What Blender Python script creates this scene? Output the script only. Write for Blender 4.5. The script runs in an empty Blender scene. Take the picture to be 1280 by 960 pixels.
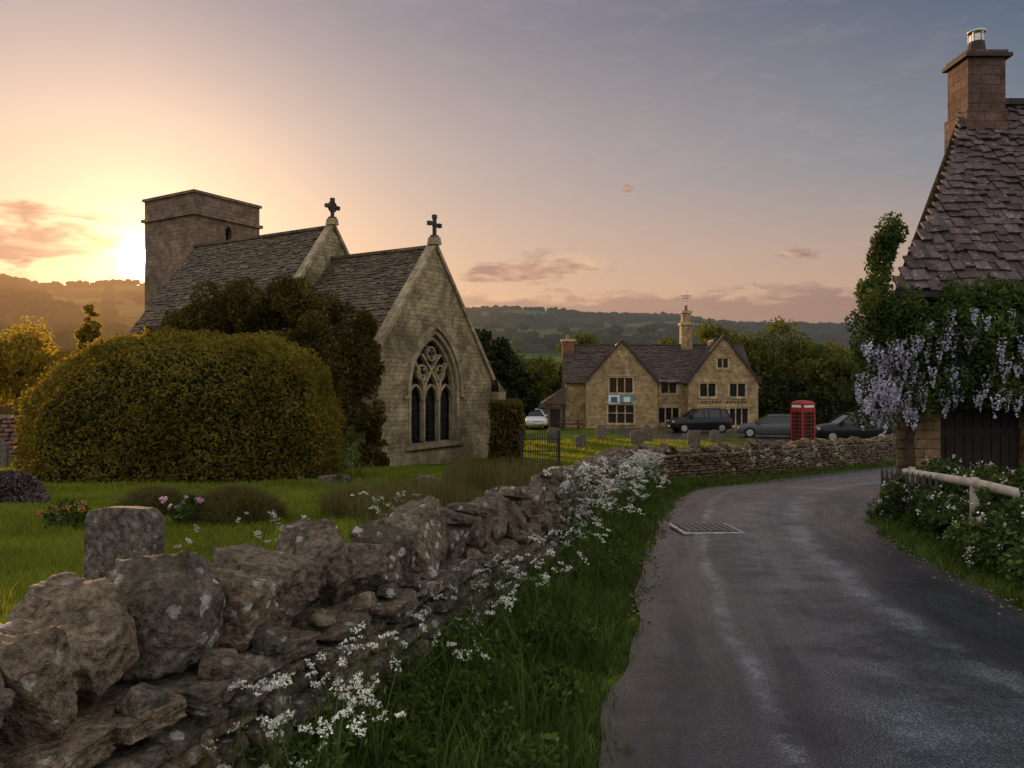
import bpy, bmesh, math, random
import numpy as np
from mathutils import Vector, Matrix, noise as mn
from mathutils.geometry import tessellate_polygon
rng=np.random.default_rng(11); random.seed(5)
scn=bpy.context.scene
scn.view_settings.view_transform='Standard'; scn.view_settings.look='None'; scn.view_settings.exposure=0
# ------------------------------------------------------------------ node helpers
def newmat(name):
    m=bpy.data.materials.new(name); m.use_nodes=True; nt=m.node_tree; nt.nodes.clear(); return m,nt
def out(nt,sh):
    o=nt.nodes.new('ShaderNodeOutputMaterial'); nt.links.new(sh,o.inputs['Surface'])
def setin(nt,inp,v):
    if isinstance(v,bpy.types.NodeSocket): nt.links.new(v,inp)
    elif v is not None:
        if isinstance(v,(tuple,list)) and len(v)==3 and inp.type=='RGBA': v=(*v,1)
        inp.default_value=v
def mth(nt,op,a,b=None,c=None,clamp=False):
    n=nt.nodes.new('ShaderNodeMath'); n.operation=op; n.use_clamp=clamp
    setin(nt,n.inputs[0],a)
    if b is not None: setin(nt,n.inputs[1],b)
    if c is not None: setin(nt,n.inputs[2],c)
    return n.outputs[0]
def mixc(nt,f,a,b,mode='MIX'):
    n=nt.nodes.new('ShaderNodeMix'); n.data_type='RGBA'; n.blend_type=mode
    setin(nt,n.inputs[0],f); setin(nt,n.inputs[6],a); setin(nt,n.inputs[7],b); return n.outputs[2]
def ramp(nt,f,stops,interp='LINEAR'):
    n=nt.nodes.new('ShaderNodeValToRGB'); cr=n.color_ramp; cr.interpolation=interp
    while len(cr.elements)<len(stops): cr.elements.new(0.5)
    for e,(p,c) in zip(cr.elements,stops):
        e.position=p; e.color=(c,c,c,1) if isinstance(c,(int,float)) else (*c,1)
    setin(nt,n.inputs[0],f); return n.outputs[0]
def noi(nt,scale,detail=4,rough=.55,vec=None,dist=0):
    n=nt.nodes.new('ShaderNodeTexNoise'); n.inputs['Scale'].default_value=scale; n.inputs['Detail'].default_value=detail
    n.inputs['Roughness'].default_value=rough; n.inputs['Distortion'].default_value=dist
    if vec is not None: nt.links.new(vec,n.inputs['Vector'])
    return n.outputs[0]
def vor(nt,scale,vec=None,feature='F1'):
    n=nt.nodes.new('ShaderNodeTexVoronoi'); n.feature=feature; n.inputs['Scale'].default_value=scale
    if vec is not None: nt.links.new(vec,n.inputs['Vector'])
    return n.outputs['Distance']
def objco(nt): return nt.nodes.new('ShaderNodeTexCoord').outputs['Object']
def attr(nt,name='rnd'):
    n=nt.nodes.new('ShaderNodeAttribute'); n.attribute_name=name; return n.outputs['Fac']
def bump(nt,h,strength=.5,dist=.02,prev=None):
    n=nt.nodes.new('ShaderNodeBump'); n.inputs['Strength'].default_value=strength; n.inputs['Distance'].default_value=dist
    nt.links.new(h,n.inputs['Height'])
    if prev is not None: nt.links.new(prev,n.inputs['Normal'])
    return n.outputs[0]
def princ(nt,col,rough=.8,nrm=None,spec=.3,metal=0,**k):
    n=nt.nodes.new('ShaderNodeBsdfPrincipled'); setin(nt,n.inputs['Base Color'],col); setin(nt,n.inputs['Roughness'],rough)
    n.inputs['Specular IOR Level'].default_value=spec; n.inputs['Metallic'].default_value=metal
    if nrm is not None: nt.links.new(nrm,n.inputs['Normal'])
    for a,b in k.items(): setin(nt,n.inputs[a.replace('_',' ')],b)
    return n.outputs[0]
def diff(nt,col,nrm=None):
    n=nt.nodes.new('ShaderNodeBsdfDiffuse'); setin(nt,n.inputs[0],col)
    if nrm is not None: nt.links.new(nrm,n.inputs['Normal'])
    return n.outputs[0]
def comb(nt,x,y,z=0.0):
    n=nt.nodes.new('ShaderNodeCombineXYZ'); setin(nt,n.inputs[0],x); setin(nt,n.inputs[1],y); setin(nt,n.inputs[2],z); return n.outputs[0]
def sep(nt,v):
    n=nt.nodes.new('ShaderNodeSeparateXYZ'); nt.links.new(v,n.inputs[0]); return n.outputs
# ------------------------------------------------------------------ materials
def plain(name,col,rough=.7,spec=.3,metal=0,var=.25,scale=8,bmp=.15,**k):
    m,nt=newmat(name); co=objco(nt); f=noi(nt,scale,3,.6,co)
    d=tuple(c*(1-var) for c in col); l=tuple(min(1,c*(1+var)) for c in col)
    c=ramp(nt,f,[(.3,d),(.7,l)])
    nb=bump(nt,noi(nt,scale*6,2,.6,co),bmp,.01) if bmp>.05 else None
    out(nt,princ(nt,c,rough,nb,spec,metal,**k)); return m
def fieldstone(name,dark,light,lich=.5,moss=.3,sc=1.0):
    m,nt=newmat(name); co=objco(nt); r=attr(nt)
    n1=noi(nt,5*sc,6,.70,co); n2=noi(nt,28*sc,4,.72,co)
    base=ramp(nt,n1,[(.32,dark),(.70,light)])
    base=mixc(nt,mth(nt,'MULTIPLY',mth(nt,'POWER',r,2.5),.6),base,(light[0]*1.25,light[1]*1.08,light[2]*.86))
    base=mixc(nt,1.0,base,ramp(nt,n2,[(.34,.26),(.68,1.5)]),'MULTIPLY')
    reg=ramp(nt,noi(nt,2.4*sc,3,.6,co),[(.44,0.0),(.56,1.0)])
    sv=mth(nt,'ADD',vor(nt,13*sc,co),mth(nt,'MULTIPLY',mth(nt,'SUBTRACT',n2,.5),1.1))
    spots=mth(nt,'MULTIPLY',ramp(nt,sv,[(.22,1.0),(.32,0.0)]),reg)
    base=mixc(nt,mth(nt,'MULTIPLY',spots,lich),base,(.50,.49,.44))
    os_=ramp(nt,mth(nt,'ADD',mth(nt,'MULTIPLY',n1,.6),mth(nt,'MULTIPLY',n2,.4)),[(.59,0.0),(.67,1.0)])
    base=mixc(nt,mth(nt,'MULTIPLY',os_,lich*.5),base,(.32,.26,.14))
    g=nt.nodes.new('ShaderNodeNewGeometry'); nz=sep(nt,g.outputs['Normal'])[2]
    mm=mth(nt,'MULTIPLY',ramp(nt,nz,[(.3,0.0),(.8,1.0)]),ramp(nt,noi(nt,4*sc,4,.7,co),[(.48,0.0),(.6,1.0)]))
    base=mixc(nt,mth(nt,'MULTIPLY',mm,moss),base,(.05,.055,.025))
    h=mth(nt,'ADD',mth(nt,'MULTIPLY',n1,1.5),mth(nt,'MULTIPLY',n2,.6))
    out(nt,princ(nt,base,.88,bump(nt,h,1.0,.05/sc),.25)); return m
def masonry(name,c1,c2,mortar,bw=.42,bh=.2,stain=.5,green=.0):
    m,nt=newmat(name); co=objco(nt); s=sep(nt,co)
    j=mth(nt,'MULTIPLY',mth(nt,'SUBTRACT',noi(nt,2.3,3,.6,co),.5),.2)
    v=comb(nt,mth(nt,'ADD',mth(nt,'ADD',s[0],s[1]),j),mth(nt,'ADD',s[2],mth(nt,'MULTIPLY',j,.5)))
    b=nt.nodes.new('ShaderNodeTexBrick'); nt.links.new(v,b.inputs['Vector'])
    b.inputs['Scale'].default_value=1; b.inputs['Brick Width'].default_value=bw; b.inputs['Row Height'].default_value=bh
    b.inputs['Mortar Size'].default_value=.010; b.inputs['Mortar Smooth'].default_value=.7
    setin(nt,b.inputs['Color1'],c1); setin(nt,b.inputs['Color2'],c2); setin(nt,b.inputs['Mortar'],mortar)
    c=mixc(nt,.9,b.outputs['Color'],ramp(nt,noi(nt,2.6,7,.75,co),[(.32,.35),(.68,1.4)]),'MULTIPLY')
    st=ramp(nt,noi(nt,.55,6,.75,co,.6),[(.44,0.0),(.60,1.0)])
    c=mixc(nt,mth(nt,'MULTIPLY',st,stain),c,(.085,.065,.045))
    if green: c=mixc(nt,mth(nt,'MULTIPLY',ramp(nt,noi(nt,.9,5,.7,co,.3),[(.48,0.0),(.66,1.0)]),green),c,(.17,.16,.07))
    h=mth(nt,'SUBTRACT',mth(nt,'MULTIPLY',noi(nt,9,5,.72,co),1.0),mth(nt,'MULTIPLY',b.outputs['Fac'],.6))
    out(nt,princ(nt,c,.9,bump(nt,h,.9,.04),.2)); return m
def slate(name,a,b,lich=.35):
    m,nt=newmat(name); co=objco(nt); r=attr(nt)
    c=mixc(nt,r,a,b); c=mixc(nt,.85,c,ramp(nt,noi(nt,6,4,.7,co),[(.3,.4),(.7,1.4)]),'MULTIPLY')
    l=ramp(nt,noi(nt,7,5,.8,co,.3),[(.57,0.0),(.63,1.0)])
    c=mixc(nt,mth(nt,'MULTIPLY',l,lich),c,(.36,.34,.33))
    l2=ramp(nt,noi(nt,1.3,4,.7,co),[(.50,0.0),(.66,1.0)])
    c=mixc(nt,mth(nt,'MULTIPLY',l2,.6),c,(.055,.05,.025))
    out(nt,princ(nt,c,.72,bump(nt,noi(nt,25,4,.7,co),.7,.02),.3)); return m
def leafm(name,a,b,trans=.35,tc=None,var=1.1):
    m,nt=newmat(name); r=attr(nt); co=objco(nt)
    c=mixc(nt,r,a,b)
    c=mixc(nt,.8,c,ramp(nt,noi(nt,var,2,.6,co),[(.35,.42),(.64,1.45)]),'MULTIPLY')
    d=diff(nt,c)
    if trans<=0.0: out(nt,d); return m
    t=nt.nodes.new('ShaderNodeBsdfTranslucent'); tcol=tc or (b[0]*1.5,b[1]*1.4,b[2]*.7)
    setin(nt,t.inputs[0],mixc(nt,r,tuple(x*.6 for x in tcol),tcol))
    mx=nt.nodes.new('ShaderNodeMixShader'); mx.inputs[0].default_value=trans
    nt.links.new(d,mx.inputs[1]); nt.links.new(t.outputs[0],mx.inputs[2]); out(nt,mx.outputs[0]); return m
M_field=fieldstone('drystone',(.052,.043,.035),(.235,.195,.155),.9,.55)
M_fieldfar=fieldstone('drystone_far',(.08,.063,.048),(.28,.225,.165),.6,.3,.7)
M_core=plain('wall_core',(.025,.02,.016),.95)
M_grave=fieldstone('gravestone',(.085,.072,.062),(.21,.18,.155),.7,.4,1.1)
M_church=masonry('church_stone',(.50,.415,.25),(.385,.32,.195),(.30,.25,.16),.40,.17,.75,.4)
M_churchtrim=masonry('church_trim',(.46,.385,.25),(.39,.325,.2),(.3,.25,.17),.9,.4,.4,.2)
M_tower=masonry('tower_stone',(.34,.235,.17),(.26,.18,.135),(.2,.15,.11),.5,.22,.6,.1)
M_pub=masonry('pub_stone',(.54,.40,.21),(.40,.29,.15),(.28,.22,.13),.36,.16,.3)
M_pubtrim=masonry('pub_trim',(.62,.50,.31),(.54,.43,.26),(.4,.32,.2),.7,.4,.15)
M_cott=masonry('cottage_stone',(.40,.265,.15),(.29,.19,.11),(.15,.11,.07),.34,.17,.4)
M_sl_ch=slate('church_slates',(.062,.044,.031),(.165,.118,.075),.45)
M_sl_pub=slate('pub_slates',(.05,.036,.033),(.11,.08,.07),.2)
M_sl_cot=slate('cottage_slates',(.05,.034,.038),(.145,.10,.108),.6)
M_glass=plain('dark_glass',(.012,.013,.016),.12,.6,0,.3,2,.03)
M_lead=plain('dark_iron',(.02,.02,.022),.5,.4)
M_yew=leafm('yew_leaves',(.04,.042,.011),(.18,.16,.035),.33,(.62,.44,.05),.8)
M_yewdark=leafm('ivy_leaves',(.028,.028,.011),(.125,.10,.03),.25,(.3,.22,.04))
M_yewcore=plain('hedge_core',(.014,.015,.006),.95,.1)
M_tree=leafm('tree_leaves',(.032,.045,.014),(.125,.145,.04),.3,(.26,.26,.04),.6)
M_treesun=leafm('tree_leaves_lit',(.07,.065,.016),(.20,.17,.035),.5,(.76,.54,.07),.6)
M_dark=leafm('conifer_leaves',(.016,.023,.011),(.05,.06,.023),0)
M_bark=plain('bark',(.07,.05,.035),.9,.1,0,.4,12,.6)
M_grass=leafm('grass_blades',(.065,.105,.014),(.175,.23,.035),.38,(.46,.48,.05),.8)
M_wild=leafm('verge_grass',(.024,.048,.012),(.095,.145,.034),.22,(.2,.26,.05),2.0)
M_brown=leafm('dry_grass',(.05,.055,.022),(.15,.14,.055),.25,(.4,.32,.08))
M_white=leafm('white_petals',(.42,.44,.38),(.80,.80,.74),0)
M_stem=leafm('stems',(.05,.08,.025),(.1,.14,.05),0)
M_lilac=leafm('wisteria_petals',(.36,.35,.50),(.76,.74,.86),.2,(.5,.48,.66))
M_wist=leafm('wisteria_leaves',(.025,.048,.017),(.10,.145,.04),.2,(.17,.2,.05))
M_purple=leafm('purple_shrub',(.07,.055,.058),(.24,.18,.185),0)
M_pink=leafm('pink_petals',(.50,.26,.42),(.80,.68,.76),0)
M_yel=leafm('yellow_petals',(.30,.07,.06),(.60,.42,.14),0)
M_wood=plain('weathered_wood',(.42,.37,.32),.8,.2,0,.3,6,.4)
M_doorw=plain('dark_door_wood',(.018,.013,.011),.6,.3,0,.3,5,.4)
M_red=plain('red_paint',(.30,.018,.02),.45,.4,0,.15)
M_whitep=plain('white_paint',(.75,.76,.75),.5,.4,0,.08)
M_blue=plain('blue_sign',(.10,.30,.36),.5,.4,0,.1)
M_pot=plain('chimney_pot',(.22,.15,.11),.7,.3)
M_metal=plain('metal',(.5,.5,.5),.35,.5,.9,.1)
M_rubber=plain('tyre',(.015,.015,.016),.8,.2)
M_lens=plain('headlamp',(.6,.6,.58),.15,.7,0,.1)
M_tail=plain('tail_lamp',(.35,.01,.01),.2,.6,0,.1)
def paint(name,c): return plain(name,c,.25,.35,0,.05,2,.01)
P_black=paint('black_car_paint',(.010,.011,.014)); P_silver=paint('silver_car_paint',(.08,.09,.10)); P_whitec=paint('white_car_paint',(.6,.61,.62)); P_blue=paint('blue_car_paint',(.03,.06,.16))
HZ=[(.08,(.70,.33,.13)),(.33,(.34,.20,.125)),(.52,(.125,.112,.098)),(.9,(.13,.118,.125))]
def hazed(nt,b,p,s,r):  # aerial haze painted in as emission by distance, warmer on the sun side
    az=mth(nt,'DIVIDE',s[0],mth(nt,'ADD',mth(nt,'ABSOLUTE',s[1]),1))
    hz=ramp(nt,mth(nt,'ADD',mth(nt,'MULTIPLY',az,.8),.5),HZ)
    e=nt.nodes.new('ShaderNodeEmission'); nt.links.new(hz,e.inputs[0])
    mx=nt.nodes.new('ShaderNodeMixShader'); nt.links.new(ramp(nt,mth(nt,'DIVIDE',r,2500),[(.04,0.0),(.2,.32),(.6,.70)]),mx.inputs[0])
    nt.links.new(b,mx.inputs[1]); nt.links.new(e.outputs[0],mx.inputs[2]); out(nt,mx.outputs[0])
def ground_mat():
    m,nt=newmat('ground_grass'); g=nt.nodes.new('ShaderNodeNewGeometry'); p=g.outputs['Position']; s=sep(nt,p)
    r=mth(nt,'POWER',mth(nt,'ADD',mth(nt,'MULTIPLY',s[0],s[0]),mth(nt,'MULTIPLY',s[1],s[1])),.5)
    near=ramp(nt,noi(nt,1.3,5,.7,p),[(.3,(.04,.06,.014)),(.7,(.115,.15,.03))])
    near=mixc(nt,.6,near,ramp(nt,noi(nt,25,3,.7,p),[(.3,.5),(.7,1.3)]),'MULTIPLY')
    v=nt.nodes.new('ShaderNodeTexVoronoi'); v.inputs['Scale'].default_value=.0045; nt.links.new(p,v.inputs['Vector'])
    fld=mixc(nt,sep(nt,v.outputs['Color'])[0],(.07,.125,.035),(.13,.165,.055))
    fld=mixc(nt,ramp(nt,noi(nt,.006,4,.6,p),[(.46,0.0),(.52,1.0)]),fld,(.022,.036,.016))
    col=mixc(nt,ramp(nt,mth(nt,'DIVIDE',r,400),[(.2,0.0),(.5,1.0)]),near,fld)
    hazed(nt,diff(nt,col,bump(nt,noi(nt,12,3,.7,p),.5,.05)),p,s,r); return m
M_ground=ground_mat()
def wood_mat():
    m,nt=newmat('distant_woodland'); g=nt.nodes.new('ShaderNodeNewGeometry'); p=g.outputs['Position']; s=sep(nt,p)
    r=mth(nt,'POWER',mth(nt,'ADD',mth(nt,'MULTIPLY',s[0],s[0]),mth(nt,'MULTIPLY',s[1],s[1])),.5)
    c=mixc(nt,attr(nt),(.018,.028,.012),(.055,.065,.024)); c=mixc(nt,.7,c,ramp(nt,noi(nt,.35,3,.7,p),[(.3,.5),(.7,1.4)]),'MULTIPLY')
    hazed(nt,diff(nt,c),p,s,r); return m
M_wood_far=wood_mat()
def asphalt():
    m,nt=newmat('asphalt'); uv=nt.nodes.new('ShaderNodeUVMap').outputs[0]; s=sep(nt,uv); g=nt.nodes.new('ShaderNodeNewGeometry').outputs['Position']
    v=comb(nt,mth(nt,'MULTIPLY',s[0],8),mth(nt,'MULTIPLY',s[1],.30))
    st=ramp(nt,noi(nt,1.0,6,.70,v,.5),[(.44,0.0),(.60,1.0)])
    wob=mth(nt,'MULTIPLY',mth(nt,'SUBTRACT',noi(nt,.4,4,.6,g),.5),.18)
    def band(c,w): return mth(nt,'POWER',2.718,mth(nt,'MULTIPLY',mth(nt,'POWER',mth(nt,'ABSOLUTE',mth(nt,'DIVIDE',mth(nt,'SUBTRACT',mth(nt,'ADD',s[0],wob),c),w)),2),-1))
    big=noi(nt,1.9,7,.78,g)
    wear_sheen=mth(nt,'ADD',band(.21,.020),mth(nt,'ADD',mth(nt,'MULTIPLY',band(.64,.05),.9),mth(nt,'MULTIPLY',band(.45,.14),.5)))  # worn streaks, brightened blue-white to paint sky sheen into the colour
    wear_sheen=mth(nt,'MULTIPLY',wear_sheen,ramp(nt,big,[(.40,.05),(.58,1.0)]),clamp=True)
    vv=vor(nt,80,g); agg=ramp(nt,vv,[(.0,2.3),(.5,.4)])
    c=mixc(nt,mth(nt,'MULTIPLY',st,.7),(.017,.019,.027),(.055,.065,.085))
    c=mixc(nt,mth(nt,'MULTIPLY',wear_sheen,.9),c,(.21,.235,.28))
    c=mixc(nt,.9,c,agg,'MULTIPLY')
    c=mixc(nt,.7,c,ramp(nt,noi(nt,.7,5,.72,g),[(.35,.45),(.66,1.6)]),'MULTIPLY')
    edge=mth(nt,'MULTIPLY',mth(nt,'ABSOLUTE',mth(nt,'SUBTRACT',s[0],.5)),2)
    dirt=mth(nt,'MULTIPLY',ramp(nt,mth(nt,'ADD',edge,mth(nt,'MULTIPLY',mth(nt,'SUBTRACT',noi(nt,6,5,.75,g),.5),.5)),[(.84,0.0),(1.0,1.0)]),.85)
    c=mixc(nt,dirt,c,(.05,.04,.028))
    rgh=ramp(nt,mth(nt,'ADD',mth(nt,'MULTIPLY',big,.7),mth(nt,'MULTIPLY',st,.15)),[(.30,.44),(.52,.20)])
    out(nt,princ(nt,c,rgh,bump(nt,mth(nt,'ADD',vv,mth(nt,'MULTIPLY',big,1.5)),.5,.006),.6)); return m
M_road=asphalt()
# ------------------------------------------------------------------ mesh helpers
def link(o,parent=None):
    scn.collection.objects.link(o)
    if parent: o.parent=parent
    return o
def empty(name,loc=(0,0,0),rz=0):
    o=bpy.data.objects.new(name,None); o.location=loc; o.rotation_euler=(0,0,rz); o.empty_display_size=.3; return link(o)
def npmesh(name,V,F,mats,rnd=None,midx=None,smooth=False,parent=None,uv=None):
    me=bpy.data.meshes.new(name); V=np.asarray(V,np.float32); F=np.asarray(F,np.int32); n,k=F.shape
    me.vertices.add(len(V)); me.vertices.foreach_set('co',V.ravel()); me.loops.add(n*k); me.loops.foreach_set('vertex_index',F.ravel())
    me.polygons.add(n); me.polygons.foreach_set('loop_start',np.arange(0,n*k,k,dtype=np.int32))
    for m in (mats if isinstance(mats,list) else [mats]): me.materials.append(m)
    if midx is not None: me.polygons.foreach_set('material_index',np.asarray(midx,np.int32))
    me.update(calc_edges=True)
    if smooth: me.polygons.foreach_set('use_smooth',np.ones(n,bool))
    if rnd is not None:
        a=me.attributes.new('rnd','FLOAT','POINT'); a.data.foreach_set('value',np.asarray(rnd,np.float32))
    if uv is not None:
        u=me.uv_layers.new(name='UVMap'); u.data.foreach_set('uv',np.asarray(uv,np.float32)[F.ravel()].ravel())
    return link(bpy.data.objects.new(name,me),parent)
class MB:
    def __init__(s): s.v=[];s.f=[];s.m=[];s.r=[]
    def add(s,vs,fs,m=0,r=None):
        b=len(s.v); r=random.random() if r is None else r
        s.v+= [tuple(v) for v in vs]; s.r+=[r]*len(vs)
        s.f+=[tuple(b+i for i in f) for f in fs]; s.m+=[m]*len(fs)
    def box(s,x0,x1,y0,y1,z0,z1,m=0,tx=0,ty=0):
        v=[(x0,y0,z0),(x1,y0,z0),(x1,y1,z0),(x0,y1,z0),(x0+tx,y0+ty,z1),(x1-tx,y0+ty,z1),(x1-tx,y1-ty,z1),(x0+tx,y1-ty,z1)]
        s.add(v,[(0,3,2,1),(4,5,6,7),(0,1,5,4),(1,2,6,5),(2,3,7,6),(3,0,4,7)],m)
    def bar(s,p,q,w,h,m=0):
        p=Vector(p);q=Vector(q); d=(q-p).normalized(); up=Vector((0,0,1)) if abs(d.z)<.95 else Vector((0,1,0))
        a=d.cross(up).normalized()*w/2; b=a.cross(d).normalized()*h/2
        v=[p-a-b,p+a-b,p+a+b,p-a+b,q-a-b,q+a-b,q+a+b,q-a+b]
        s.add(v,[(0,1,2,3),(7,6,5,4),(0,4,5,1),(1,5,6,2),(2,6,7,3),(3,7,4,0)],m)
    def cyl(s,p,q,r0,r1,m=0,n=12):
        V,F=tube([p,q],[r0,r1],n); s.add(V,F,m)
        s.add(V[:n],[tuple(range(n))],m); s.add(V[n:],[tuple(range(n))],m)
    def obj(s,name,mats,parent=None,smooth=False,bevel=0):
        me=bpy.data.meshes.new(name); me.from_pydata(s.v,[],s.f)
        for m in mats: me.materials.append(m)
        me.polygons.foreach_set('material_index',s.m); me.update()
        a=me.attributes.new('rnd','FLOAT','POINT'); a.data.foreach_set('value',s.r)
        if smooth: me.polygons.foreach_set('use_smooth',[True]*len(s.f))
        o=link(bpy.data.objects.new(name,me),parent)
        if bevel:
            b=o.modifiers.new('b','BEVEL'); b.width=bevel; b.segments=2; b.limit_method='ANGLE'
        return o
def tube(pts,rad,n=8):
    pts=[Vector(p) for p in pts]; V=[];F=[]
    for i,p in enumerate(pts):
        d=(pts[min(i+1,len(pts)-1)]-pts[max(i-1,0)]).normalized(); up=Vector((0,0,1)) if abs(d.z)<.9 else Vector((1,0,0))
        a=d.cross(up).normalized(); b=d.cross(a)
        for k in range(n):
            t=2*math.pi*k/n; V.append(p+(a*math.cos(t)+b*math.sin(t))*rad[i])
    for i in range(len(pts)-1):
        for k in range(n): F.append((i*n+k,i*n+(k+1)%n,(i+1)*n+(k+1)%n,(i+1)*n+k))
    return V,F
def unit(v): return v/np.maximum(np.linalg.norm(v,axis=-1,keepdims=True),1e-9)
def leaves(P,size,nrm=None,k=.7,asp=.55):
    N=len(P); n=unit(rng.normal(size=(N,3)))
    if nrm is not None: n=unit(n*(1-k)*1.6+nrm*k)
    a=unit(np.cross(n,rng.normal(size=(N,3)))); b=np.cross(n,a)
    s=(size*rng.uniform(.6,1.3,N))[:,None]
    V=np.stack([P-a*s,P-b*s*asp,P+a*s,P+b*s*asp],1).reshape(-1,3)
    return V,np.arange(4*N).reshape(N,4),np.repeat(rng.random(N),4)
def leafobj(name,P,size,mat,parent=None,nrm=None,k=.7,asp=.55):
    V,F,r=leaves(P,size,nrm,k,asp); return npmesh(name,V,F,mat,r,parent=parent)
def clump(centres,rads,n,shell=.35):
    c=np.asarray(centres,float); rads=np.asarray(rads,float); w=rads**2.2; idx=rng.choice(len(c),n,p=w/w.sum())
    d=unit(rng.normal(size=(n,3))); rr=rng.random(n)**shell
    return c[idx]+d*(rads[idx]*rr)[:,None],d
def blades(P,h,w,lean=.5):
    N=len(P); a=rng.uniform(0,2*np.pi,N); hv=h*rng.uniform(.5,1.3,N); wv=(w*rng.uniform(.6,1.3,N))
    A=np.stack([np.cos(a),np.sin(a),np.zeros(N)],1)*wv[:,None]
    t=rng.uniform(0,2*np.pi,N); l=hv*lean*rng.random(N); L=np.stack([np.cos(t)*l,np.sin(t)*l,np.zeros(N)],1)
    Z=np.zeros((N,3)); Z[:,2]=hv
    V=np.stack([P-A,P+A,P-A*.75+L*.3+Z*.6,P+A*.75+L*.3+Z*.6,P+L+Z*.95],1).reshape(-1,3)
    b=(np.arange(N)*5)[:,None]
    F=np.concatenate([b+[0,1,3],b+[0,3,2],b+[2,3,4]],0)
    return V,F,np.repeat(rng.random(N),5)
# ------------------------------------------------------------------ terrain
WP=np.array([(-3.0,-2),(-2.34,0),(-1.25,3.3),(-.5,5.6),(.35,8.5),(1.2,12),(2.6,18),(3.45,21.4),(4.3,23.1),(5.7,24.3),(8.8,26.7),(12.9,30.1),(16.5,33),(22,37.5)],float)
def smooth(P,n=12):
    P=np.asarray(P,float); Q=np.vstack([2*P[0]-P[1],P,2*P[-1]-P[-2]]); o=[]
    for i in range(1,len(Q)-2):
        for t in np.linspace(0,1,n,endpoint=False):
            a,b,c,d=Q[i-1],Q[i],Q[i+1],Q[i+2]
            o.append(.5*((2*b)+(-a+c)*t+(2*a-5*b+4*c-d)*t*t+(-a+3*b-3*c+d)*t**3))
    o.append(P[-1]); return np.array(o)
WS=smooth(WP)
def sm(f,y): return (f(y-1.2)+f(y)+f(y+1.2))/3
def road_z(y): return sm(lambda t:np.interp(t,[-10,0,3,9,14,23,28,33,60],[-1.6,-1.62,-1.65,-1.9,-2.2,-3.0,-3.2,-3.35,-3.5]),y)
def lawn_z(y): return sm(lambda t:np.interp(t,[-5,0,4.2,18,27,34,60],[-1.0,-1.12,-1.33,-2.35,-3.0,-3.35,-3.5]),y)
def is_lawn(x,y):
    a=x<np.interp(y,WP[:8,1],WP[:8,0]); b=(x<3.5)|(y>np.interp(x,WP[7:,0],WP[7:,1]))
    return np.where(y<21.4,a,b)
AZ=[-180,-60,-34,-25.8,-15,-3.6,2.4,6.6,11.3,18,25.8,34,60,180]; EV=[.04,.06,.115,.113,.11,.098,.092,.089,.088,.075,.066,.055,.05,.04]
def sn(x,y,s,ph): return np.sin(x/s+ph)*np.cos(y/(s*1.3)+ph*2)+.5*np.sin(x/s*2.3+y/s*1.7+ph)
def H(x,y):
    x=np.asarray(x,float); y=np.asarray(y,float)
    z=np.where(is_lawn(x,y),lawn_z(y)+.03*sn(x,y,1.3,.5),road_z(y)-.03)
    r=np.hypot(x,y); e=np.interp(np.degrees(np.arctan2(x,y)),AZ,EV)
    hill=np.interp(r,[0,90,200,420,800,1400,2200,5000],[0,0,-3,0,0,0,0,0])
    t=np.clip((r-200)/1200,0,1); hill=hill+np.where(r>200,(e*1400+3.5)*(t**1.15)+ (sn(x,y,95,1.)*5+sn(x,y,37,2.)*2)*np.clip(t*3,0,1),0)
    hill=np.where(r>1500,hill-np.clip((r-1500)/3000,0,1)*60,hill)
    return z+hill
def gsp(a,b,n): return np.sign(a)*np.geomspace(abs(a),abs(b),n)
xs=np.unique(np.concatenate([gsp(-4500,-31,70),np.arange(-30,-8,.6),np.arange(-8,8,.18),np.arange(8,30,.5),gsp(31,4500,70)]))
ys=np.unique(np.concatenate([gsp(-3000,-7,25),np.arange(-6,24,.2),np.arange(24,64,.6),gsp(65,5000,110)]))
X,Y=np.meshgrid(xs,ys); V=np.stack([X,Y,H(X,Y)],-1).reshape(-1,3); nx=len(xs); I=np.arange(len(ys)-1)[:,None]*nx+np.arange(nx-1)[None,:]
F=np.stack([I,I+1,I+nx+1,I+nx],-1).reshape(-1,4)
npmesh('ground',V,F,M_ground,smooth=True)
# road
Lp=smooth([(-1.0,-4),(-.3,0),(.38,3.3),(.9,5.6),(1.65,9),(2.45,12),(3.3,15),(4.6,18.7),(6.9,22.2),(9.8,25.4),(13.9,28.9),(18.2,32.3),(24,37),(32,42)],10)
Rp=smooth([(4.3,-4),(4.1,0),(4.0,3.3),(4.0,5.8),(4.45,8.6),(5.2,11),(6.7,14),(8.4,16.6),(10.9,19.8),(14,23),(17.5,26.5),(21.5,30),(27,35),(34,39.5)],10)
nr=len(Lp); nc=9; u=np.linspace(0,1,nc); cl=(Lp+Rp)/2; sl=np.concatenate([[0],np.cumsum(np.hypot(*np.diff(cl,axis=0).T))])
wob=np.array([.04*math.sin(i*.5)+.025*math.sin(i*1.3) for i in range(nr)])
P=Lp[:,None,:]*(1-u)[None,:,None]+Rp[:,None,:]*u[None,:,None]; P[:,0,0]+=wob; P[:,-1,0]-=wob
Z=road_z(P[...,1])+.012+.05*np.sin(np.pi*u)[None,:]
V=np.concatenate([P,Z[...,None]],-1).reshape(-1,3); I=np.arange(nr-1)[:,None]*nc+np.arange(nc-1)[None,:]
F=np.stack([I,I+1,I+nc+1,I+nc],-1).reshape(-1,4); uv=np.stack([np.tile(u,nr),np.repeat(sl,nc)],1)
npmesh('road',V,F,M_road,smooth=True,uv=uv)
def onroad(x,y):
    return (x>np.interp(y,Lp[:,1],Lp[:,0]))&(x<np.interp(y,Rp[:,1],Rp[:,0]))
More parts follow.
